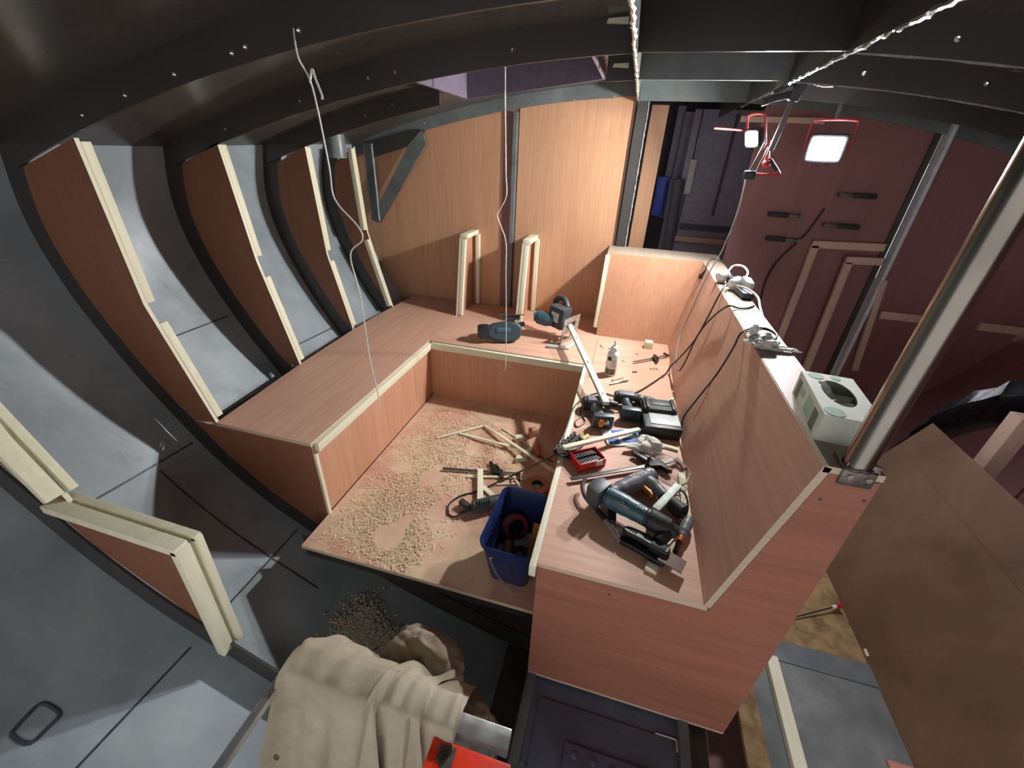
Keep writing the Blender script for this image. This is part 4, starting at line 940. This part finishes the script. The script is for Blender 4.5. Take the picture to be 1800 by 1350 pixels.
pg = thing('mains_plug', 'black two-pin mains plug hanging over the far end of the backrest', 'plug', (1.66, .45, .93), (0, 0, 0))
b = B(); b.box((-.005, 0, -.01), (.03, .026, .03), bev=.006); b.cyl((.0, 0, .004), (.012, -.01, .035), .009, .006, n=10); b.build('body', 'black', pg)
for q in (-.007, .007): B().cyl((-.012, q, -.022), (-.018, q, -.045), .0022, n=8).build('pin', 'steel', pg)
def cable(name, label, pts, r, mat, cat='cable'):
    b = B(); b.tube(pts, r, 8, sub=7); return single(b, name, mat, label, cat)
cable('lamp_cable', 'grey lamp cable hanging from the left work light down the backrest', [V(1.715, .29, 1.47), V(1.72, .29, 1.40), V(1.722, .29, 1.29), V(1.70, .29, 1.11), V(1.672, .28, 1.02), V(1.645, .27, .91), V(1.618, .25, .773), V(1.588, .22, .63), V(1.57, .13, .557), V(1.562, -.01, .52), V(1.566, -.13, .53)], .0035, 'cable_grey')
cable('mains_cable', 'black cable from the plug adapters looping down the backrest to meet the lamp cable', [V(1.57, -.14, .535), V(1.58, -.17, .60), V(1.604, -.15, .722), V(1.632, -.16, .865), V(1.655, -.15, .97), V(1.68, -.10, 1.01), V(1.70, -.05, 1.012)], .0038, 'black')
cable('tool_cable', 'black cable crossing the backrest edge and running down to the drills', [V(1.78, -.30, CT+.006), V(1.74, -.35, CT+.006), V(1.70, -.37, CT+.006), V(1.66, -.37, .99), V(1.642, -.26, .912), V(1.622, -.17, .81), V(1.60, -.13, .703), V(1.575, -.04, .578), V(1.55, .04, .475), V(1.53, .03, H+.006), V(1.508, -.016, H+.006), V(1.393, -.22, H+.006), V(1.304, -.341, H+.008), V(1.225, -.43, H+.006)], .0045, 'black')
cable('charger_cable', 'black cable hooked over the backrest top and falling to the charger', [V(1.70, -.80, CT+.004), V(1.76, -.72, CT+.004), V(1.785, -.65, CT+.004), V(1.76, -.60, CT+.004), V(1.70, -.63, CT+.006), V(1.655, -.68, .978), V(1.643, -.69, .924), V(1.631, -.687, .859), V(1.615, -.675, .78), V(1.597, -.64, .686), V(1.578, -.60, .584), V(1.562, -.58, .50), V(1.556, -.63, .45), V(1.545, -.66, .44)], .004, 'black')
cable('plug_cable', 'thin dark cable from the hanging mains plug to the plug cluster', [V(1.668, .442, .96), V(1.675, .46, 1.0), V(1.70, .48, 1.025), V(1.75, .42, 1.02), V(1.77, .25, 1.0), V(1.755, .12, 1.01)], .0032, 'black')
cable('white_cable', 'white cable arching over the plug adapters on the backrest top', [V(1.72, .12, 1.02), V(1.76, .20, 1.05), V(1.80, .17, 1.06), V(1.81, .08, 1.05), V(1.79, .02, 1.03)], .005, 'cable_white')
cable('white_cable', 'white cable trailing from the plug cluster along the backrest top edge', [V(1.74, -.07, CT+.03), V(1.765, -.16, CT+.045), V(1.80, -.24, CT+.03), V(1.80, -.32, CT+.006), V(1.80, -.42, CT-.02)], .005, 'cable_white')
cable('looped_cable', 'black cable looping over the pine lipping behind the impact driver', [V(1.30, -.385, H+.006), V(1.244, -.349, H+.006), V(1.153, -.345, H+.006), V(1.085, -.43, H+.006), V(1.05, -.54, H+.006), V(1.044, -.65, H+.006), V(1.04, -.78, H+.006), V(1.03, -.86, H+.008)], .004, 'black')
cable('looped_cable', 'thin black cable coiled left of the impact driver foot', [V(1.115, -.44, H+.004), V(1.092, -.484, H+.004), V(1.088, -.575, H+.004), V(1.12, -.64, H+.004), V(1.09, -.70, H+.004), V(1.075, -.66, H+.004), V(1.10, -.60, H+.004), V(1.14, -.59, H+.004)], .0028, 'black')
b = B(); crumple(b, (1.69, -.80, CT+.022), (.042, .036, .02), 12.5, amp=.95); crumple(b, (1.742, -.815, CT+.01), (.055, .014, .007), 15.5, amp=.9); crumple(b, (1.67, -.765, CT+.045), (.014, .014, .022), 17.5)
single(b, 'crumpled_rag', 'glove', 'crumpled whitish plastic rag on the backrest top beside the hooked cable', 'rag', smooth=60)
b = B(); b.tube([V(1.612, -.655, .735), V(1.606, -.668, .69), V(1.594, -.675, .62), V(1.582, -.68, .56)], .0018, 6); b.ball(V(1.606, -.668, .69), .004)
single(b, 'thin_rod', 'copper', 'thin brass rod leaning on the backrest beside the charger', 'rod')
# ------------------------------------------------------------------ clutter on the dinette floor
bk = thing('bucket', 'dark blue rectangular plastic bucket holding grinding discs', 'bucket', (.930, -1.185, 0), (0, 0, -2))
def rrect(w_, l_, r, n=5):
    out = []
    for cx, cy, a0 in ((w_/2-r, l_/2-r, 0), (-w_/2+r, l_/2-r, 90), (-w_/2+r, -l_/2+r, 180), (w_/2-r, -l_/2+r, 270)):
        for k in range(n+1):
            a = math.radians(a0+90*k/n); out.append((cx+r*math.cos(a), cy+r*math.sin(a)))
    return out
b = B()
prof = [(.160, .215, .0, .03), (.166, .222, .01, .032), (.205, .325, .245, .04), (.218, .345, .246, .045), (.220, .348, .262, .045), (.210, .335, .264, .042), (.200, .32, .245, .04), (.160, .215, .012, .03)]
rings = []
for w_, l_, z, r in prof: rings += [V(x, y, z) for x, y in rrect(w_, l_, r)]
m_ = 24; F = [(i*m_+k, i*m_+(k+1) % m_, (i+1)*m_+(k+1) % m_, (i+1)*m_+k) for i in range(len(prof)-1) for k in range(m_)]
F += [tuple(range(m_-1, -1, -1)), tuple(range((len(prof)-1)*m_, len(prof)*m_))]
b.add(rings, F); b.build('tub', 'blue', bk, smooth=50)
b = B()
for k in range(11):
    y = -.12+k*.022; b.bar((-.095, y, .20), (-.088, y+.02, .13), .004, .004)
b.build('drain_ridges', 'blue', bk, kind='stuff')
b = B(); b.tube([V(-.045, -.178, .222), V(-.05, -.182, .215), V(-.02, -.172, .12), V(.03, -.15, .03), (V(.045, -.145, .01))], .0034, 6); b.build('wire_handle', 'steel', bk)
B().cyl((-.118, 0, .235), (-.104, 0, .235), .012, n=12).build('handle_lug', 'blue', bk)
for sx in (-1, 1):
    for sy in (-1, 1): B().box((sx*.06, sy*.085, -.0), (.03, .03, .004)).build('foot', 'blue', bk)
fd = thing('flap_disc', 'magenta and black flap disc leaning inside the blue bucket', 'disc', (.905, -1.10, .12), (62, 12, 25))
b = B(); b.lathe([(.028, 0), (.06, 0), (.062, .006), (.04, .012), (.028, .012), (.028, 0)], None, 32); b.build('disc', 'black', fd)
b = B(); b.lathe([(.036, .0122), (.055, .0105), (.055, .0125), (.036, .0145), (.036, .0122)], None, 32); b.build('label_ring', 'magenta', fd)
gd = thing('grinding_disc', 'dark grinding disc with a grey hub lying near the bucket bottom', 'disc', (.955, -1.215, .075), (18, -8, 0))
b = B(); b.lathe([(.012, 0), (.05, 0), (.05, .004), (.02, .006), (.012, .006), (.012, 0)], None, 28); b.build('disc', 'black', gd)
b = B(); b.lathe([(0, .006), (.02, .006), (.018, .014), (0, .014)], None, 20); b.build('hub', 'tool_grey', gd)
b = B(); b.bar((1.005, -1.26, .10), (1.005, -1.12, .19), .03, .01); single(b, 'wood_strip', 'orange', 'ochre wood strip standing inside the blue bucket on its right side', 'strip')
b = B(); sheet(b, -.045, .045, -.05, .05, 0, 4, 6); o = single(b, 'paper_sleeve', 'paper', 'white paper sleeve under the discs inside the blue bucket', 'paper'); o.location = (.955, -1.13, .06); o.rotation_euler = (.3, .2, .3)
b = B(); crumple(b, (.885, -1.20, .06), (.03, .04, .03), 21.0, sub=3); single(b, 'steel_scrap', 'tool_grey', 'grey crumpled scrap at the left inside the blue bucket', 'scrap')
b = B(); b.bar((.905, -1.27, .04), (.90, -1.18, .12), .025, .006); single(b, 'sanding_sheet', 'tape_brown', 'brown folded sandpaper standing at the left inside the bucket', 'sandpaper')
# black corded tool left of the bucket
ct = thing('corded_grinder', 'black corded power tool lying on the floor left of the blue bucket', 'power tool', (.655, -.985, .036), (0, 0, 38))
b = B(); b.tube([V(0, 0, 0), V(.012, 0, 0), V(.06, 0, 0), V(.12, 0, 0), V(.16, 0, 0)], [.022, .031, .034, .034, .032], 18, sub=4); b.build('body', 'dark_grey', ct)
b = B(); b.tube([V(-.06, -.002, -.012), V(-.03, 0, -.004), V(.005, 0, 0)], [.007, .009, .012], 10, sub=4); b.build('cord_sleeve', 'black', ct)
b = B()
for k in range(6): b.box((.03+k*.012, -.012, .0325), (.005, .03, .004))
b.build('vent_slots', 'black', ct, kind='stuff')
b = B(); b.box((.01, .05, -.01), (.03, .06, .03), T(0, 0, 0, 0, 0, 30), bev=.008); b.build('guard', 'steel_dark', ct)
cable('power_cable', 'black cord curving across the sawdust from the corded tool up to the bench', [V(.615, -1.025, .02), V(.585, -1.035, .008), V(.55, -1.02, .006), V(.533, -.96, .006), V(.57, -.89, .006), V(.638, -.836, .006), V(.72, -.745, .012), V(.793, -.68, .03), V(.91, -.81, .23), V(1.0, -.915, .385), V(1.03, -.945, .436)], .0045, 'black')
quick_clamp('bar_clamp', 'black bar clamp with red pads lying on the sawdusty floor', (.398, -.737, .014), (.815, -.648, .014), .85, .72, up=(0, 0, -1), pads='red')
# wood strips and blocks
def stick(lab, p0, p1, w_=.018, h_=.008, name='wood_strip', mat='pine_x', grp=None):
    b = B(); b.bar(p0, p1, w_, h_, bev=.001); return single(b, name, mat, lab, 'strip' if name == 'wood_strip' else 'offcut', grp)
stick('thin wood strip at the far left of the strip pile on the floor', (.255, -.488, .012), (.485, -.275, .012), .012)
stick('long wood strip slanting from the far left strip to the bench', (.485, -.275, .016), (1.0, -.635, .07), .018)
stick('wood strip lying on sawdust between the two longest strips', (.365, -.40, .010), (.74, -.452, .03), .016)
stick('thin wood strip behind the wood blocks on the floor', (.60, -.26, .006), (.83, -.39, .006), .008)
stick('wood strip standing between floor clamp and black tool', (.605, -.70, .034), (.69, -.95, .02), .03, .012, mat='pine_y')
stick('short wood strip crossing beneath the floor clamp', (.545, -.75, .008), (.80, -.675, .008), .014)
stick('short wood strip slanting behind the bucket rim', (.655, -.80, .010), (.765, -.875, .010), .026)
stick('thin wood dowel in front of the tape roll', (.715, -.757, .006), (.85, -.708, .006), .010)
stick('thin wood sliver between the clamp and the tape roll', (.80, -.70, .006), (.95, -.62, .006), .010)
stick('tiny splinter leaning at the bucket back', (.80, -.69, .008), (.86, -.78, .03), .010)
for lab, x, y, rz, d, mm in (('tilted wood block at the back of the block pile on the floor', .80, -.27, 40, (.06, .05, .05), 'pink_offcut'), ('pale wood block at the left of the block pile', .735, -.345, 25, (.06, .04, .035), 'pine_x'),
                             ('wedge shaped pale block in the middle of the block pile', .815, -.46, 55, (.05, .04, .03), 'pine_x'), ('pale triangular offcut nearest in the block pile', .79, -.525, 20, (.07, .035, .03), 'pine_x')):
    b = B(); b.prism([(-d[0]/2, -d[1]/2), (d[0]/2, -d[1]/2*.5), (d[0]/2, d[1]/2), (-d[0]/2*.6, d[1]/2)], d[2], T(x, y, .001, 0, 0, rz), bev=.002); single(b, 'wood_block', mm, lab, 'offcut', 'wood blocks on the floor')
hm = thing('wooden_tool_handle', 'worn brown tool handle lying beside the wood blocks', 'handle', (.845, -.36, .02))
b = B(); b.tube([V(0, 0, 0), V(.01, -.03, .004), V(.022, -.07, .004), V(.035, -.10, 0), V(.042, -.115, 0)], [.014, .02, .017, .015, .012], 12, sub=4); b.build('grip', 'tape_brown', hm)
b = B(); b.tube([V(.04, -.115, .0), V(.13, -.14, .0)], .004, 8); b.build('tang', 'black', hm)
tr = thing('tape_roll', 'roll of brown tape with a dark core standing behind the bucket', 'tape', (.93, -.735, .0), (0, 0, 15))
b = B(); b.lathe([(.032, 0), (.066, 0), (.068, .003), (.068, .045), (.066, .048), (.032, .048), (.032, 0)], None, 36); b.build('tape', 'tape_brown', tr)
b = B(); b.lathe([(.0, .02), (.012, .02), (.012, .026), (.022, .03), (.0315, .03), (.0315, .046), (.026, .046), (.026, .01), (0, .01)], None, 28); b.build('core', 'black', tr)
b = B(); b.lathe([(0, .0262), (.006, .0262), (.006, .03), (.009, .03), (.009, .0275), (.018, .0305), (.018, .033), (.0215, .033), (.0215, .028), (0, .026)], None, 20); b.build('core_ring', 'steel', tr)
b = B(); b.lathe([(.006, 0), (.013, 0), (.013, .002), (.006, .002), (.006, 0)], None, 20); o = single(b, 'washer', 'steel', 'steel washer flat on the dinette floor near its front edge', 'washer', base=(0, 0, 0)); o.location = (.223, -1.246, .0)
# sawdust and shavings
b = B(); CL = [(.38, -.42, .20, .15, 4), (.32, -.80, .14, .2, 4), (.26, -1.12, .10, .12, 3), (.42, -1.25, .06, .08, 2), (.6, -.5, .15, .15, 1)]
wts = [c[4] for c in CL]
def spot():
    while True:
        c = random.choices(CL, wts)[0]; x = random.gauss(c[0], c[2]); y = random.gauss(c[1], c[3])
        if .025 < x < .98 and -1.37 < y < -.05 and noise.noise(V(x*7, y*7, 1)) > -.28: return x, y
for k in range(5200):
    x, y = spot(); a = random.random()*6.28; L = random.uniform(.006, .026); w_ = random.uniform(.0006, .0019); cv_ = random.uniform(-120, 120)
    px, py, pz = x, y, .0015+random.random()*.004; ring = []
    for i in range(5):
        nx, ny = -math.sin(a), math.cos(a); zz = pz+.003*math.sin(i*.8)
        ring += [V(px+nx*w_, py+ny*w_, zz), V(px-nx*w_, py-ny*w_, zz+.001)]
        px += math.cos(a)*L/4; py += math.sin(a)*L/4; a += cv_*L/4
    b.add(ring, [(2*i, 2*i+1, 2*i+3, 2*i+2) for i in range(4)])
for k in range(9000):
    x, y = spot(); r = random.uniform(.0008, .0026); a = random.random()*6.28
    b.add([V(x+r*math.cos(a+i*2.09), y+r*math.sin(a+i*2.09), .0012+random.random()*.002) for i in range(3)], [(0, 1, 2)])
o = b.build('sawdust', 'sawdust', smooth=0); o['kind'] = 'stuff'; tag(o, 'pale sawdust and curled shavings spread over the dinette floor', 'sawdust')
# ------------------------------------------------------------------ right-hand side and foreground
lb_ = thing('hardboard_sheet', 'large scuffed brown hardboard sheet leaning at the right', 'board', (2.43, -1.0, -.25))
b = B()
p0, p1 = V(2.43, 0, -.25), V(2.80, 0, .45)
d = (p1-p0).normalized(); nr = V(-d.z, 0, d.x)*.01
vs = [V(p0.x, y, p0.z)+o for y in (-2.35, -.13) for o in (V(0, 0, 0), -nr)]+[V(p1.x, y, p1.z)+o for y in (-2.35, -.13) for o in (V(0, 0, 0), -nr)]
b.add(vs, [(0, 2, 6, 4), (1, 5, 7, 3), (0, 1, 3, 2), (4, 6, 7, 5), (0, 4, 5, 1), (2, 3, 7, 6)]); b.build('sheet', 'hardboard', lb_, world=True)
b = B(); b.bar(p0.lerp(p1, .73)+V(0, -1.9, 0)+nr*.1, p0.lerp(p1, .78)+V(0, -.3, 0)+nr*.1, .006, .003, up=tuple(nr)); b.build('scratch', 'hardboard', lb_, world=True)
# black plastic roll behind it
b = B(); n = 26; P = []
arc = [V(2.78, .02, -.05), V(2.82, -.02, .25), V(2.86, -.06, .46), V(2.90, -.10, .58), V(3.0, -.16, .70), V(3.12, -.24, .74), V(3.25, -.36, .74)]
arc = spline(arc, 6)
rows = []
for i, c in enumerate(arc):
    wv = .012*math.sin(i*1.7)+.008*math.sin(i*3.1)
    rows.append([c+V(-.06+wv, -.03, -.03+wv), c+V(-.02, 0, .03+wv), c+V(.08, .03, .05-wv), c+V(.14, .10, .03), c+V(.16, .12, -.25), c+V(.0, .03, -.2)])
m_ = 6
vs = [v for r in rows for v in r]
b.add(vs, [(i*m_+k, i*m_+(k+1) % m_, (i+1)*m_+(k+1) % m_, (i+1)*m_+k) for i in range(len(rows)-1) for k in range(m_)])
single(b, 'plastic_sheeting', 'black_sheet', 'bundle of black plastic sheeting behind the brown hardboard sheet', 'sheeting')
b = B(); b.bar((2.965, -.30, -.1), (2.975, -.30, .635), .07, .07, up=(0, 1, 0), bev=.004); single(b, 'timber_post', 'pine_dim', 'short square timber post standing behind the hardboard by the plastic sheeting', 'timber')
b = B(); b.box((3.05, -.92, .25), (.02, 1.0, .8)); single(b, 'plywood_sheet', 'ply_red', 'dark red plywood sheet standing behind the hardboard at the right edge', 'board')
b = B(); b.bar((2.03, -1.14, -.234), (2.03, -1.95, -.234), .045, .03, bev=.002); single(b, 'floor_batten', 'pine_y', 'pale pine batten lying on the grey floor beside the red bench end', 'batten')
b = B(); b.box((2.385, -1.43, -.243), (.09, .07, .012), T(), bev=.002); single(b, 'plywood_offcut', 'pink_offcut', 'pinkish plywood offcut on the grey floor at the bottom right edge', 'offcut')
b = B(); b.box((2.437, -1.0, -.24), (.01, .03, .014), bev=.002); single(b, 'wood_chip', 'pine_x', 'tiny pale wood chip at the foot of the hardboard sheet', 'offcut')
rs = thing('red_tipped_rod', 'thin dark rod with a red and white tip on the ochre floor', 'rod', (2.27, -.86, -.243))
B().cyl((-.08, -.05, 0), (.10, .045, .01), .003).build('rod', 'black', rs)
B().cyl((.10, .045, .01), (.118, .055, .012), .008, n=10).build('collar', 'white', rs)
B().cyl((.118, .055, .012), (.14, .065, .013), .011, n=10).build('tip', 'red', rs)
# dust sheet draped over an aluminium rail
al = thing('aluminium_trestle', 'bare aluminium trestle rails with scuffed silver end under the dust sheet', 'trestle', (.75, -1.87, .15))
b = B(); b.box((.76, -1.862, .165), (.66, .05, .05), bev=.004); b.build('cross_rail', 'aluminium', al, world=True)
b = B(); b.box((.405, -2.03, .18), (.024, .36, .024), bev=.002); b.build('side_rail', 'aluminium', al, world=True)
b = B(); b.box((.46, -1.862, -.02), (.03, .03, .32)); b.build('leg', 'aluminium', al, world=True)
b = B(); b.box((1.02, -1.862, -.07), (.03, .03, .42)); b.build('leg', 'aluminium', al, world=True)
rp = thing('red_plate', 'scratched red painted metal plate resting beside the aluminium rail at the bottom', 'plate', (1.0, -1.985, .17))
b = B(); b.box((0, 0, .0), (.215, .15, .02), T(0, 0, .012), bev=.006); b.build('plate', 'red_paint', rp)
b = B(); b.box((-.06, .045, .0235), (.045, .04, .001)); b.box((-.055, .03, .024), (.02, .03, .001)); b.build('bare_patch', 'galv', rp)
b = B(); b.bar((.07, .02, .03), (.14, .07, .04), .022, .02, bev=.004); b.build('catch', 'black', rp)
ds = thing('dust_sheet', 'cream canvas dust sheet draped over the aluminium rail and bunched behind it', 'cloth', (.68, -1.85, -.3))
def nzv(p, s): return noise.noise(p*s)
def drape(x0, x1, seed, lift, front, back, amp, freq, spread):
    b = B(); nu, nv = 60, 64; vs = []
    for i in range(nu+1):
        u = i/nu; x = x0+u*(x1-x0)
        edge = min(u, 1-u)
        for j in range(nv+1):
            s = -back+(back+.1+front)*j/nv          # metres along the cloth, 0..0.1 = over the rail
            if s < 0: y = -1.815-s*.45; z = .208+lift-(-s)**1.25*1.0
            elif s < .1:
                a = s/.1*math.pi; y = -1.86+.047*math.cos(a); z = .206+lift+.022*math.sin(a)
            else: y = -1.907-(s-.1)*.30; z = .206+lift-(s-.1)*.95
            hang = max(0, s-.08)/.35 if s > 0 else max(0, -s-.03)/.3
            hang = min(1, hang)
            f = amp*hang*(math.sin(u*freq+seed+1.5*math.sin(u*3+seed))+.35*math.sin(u*freq*2.3+seed*2))
            q = V(x, y, z)+V(seed, seed*.5, 0)
            w_ = noise.noise(q*7)*.018*hang+noise.noise(V(q.x*6, s*2.2, seed))*.020*(.25+.75*hang)+noise.noise(q*14)*.005+noise.noise(q*40)*.0015
            crest = .008*noise.noise(V(u*6+seed, 1, 2))
            xx = x+spread*(u-.5)*hang+.02*noise.noise(q*4)*hang
            curl = -.018*max(0, 1-edge/.06)*(1 if s > 0 else 0)
            vs.append(V(xx, y-f+w_*.6+curl, max(z+w_*.8+crest, -.42)))
    m_ = nv+1
    b.add(vs, [(i*m_+j, i*m_+j+1, (i+1)*m_+j+1, (i+1)*m_+j) for i in range(nu) for j in range(nv)])
    b.build('drape', 'canvas', ds, world=True, smooth=80)
drape(.418, .73, 1.0, .012, .62, .22, .030, 9, .10)
drape(.70, .86, 4.2, .018, .30, .25, .028, 7, .05)
drape(.82, .955, 7.7, .010, .36, .18, .022, 6, -.02)
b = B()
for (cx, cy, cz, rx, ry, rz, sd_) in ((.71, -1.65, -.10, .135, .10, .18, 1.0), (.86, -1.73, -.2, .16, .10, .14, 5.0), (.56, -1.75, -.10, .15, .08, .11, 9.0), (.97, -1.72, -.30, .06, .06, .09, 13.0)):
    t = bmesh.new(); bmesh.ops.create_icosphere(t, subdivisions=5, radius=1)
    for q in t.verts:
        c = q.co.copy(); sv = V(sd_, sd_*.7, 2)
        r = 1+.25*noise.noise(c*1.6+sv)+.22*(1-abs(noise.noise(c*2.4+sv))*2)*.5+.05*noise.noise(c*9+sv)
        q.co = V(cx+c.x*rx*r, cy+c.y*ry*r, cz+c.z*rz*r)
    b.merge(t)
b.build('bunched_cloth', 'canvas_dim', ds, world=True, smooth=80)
B().lathe([(.004, 0), (.009, 0), (.009, .003), (.004, .003), (.004, 0)], T(.44, -2.02, .0, 70), 16).build('eyelet', 'galv', ds, world=True)
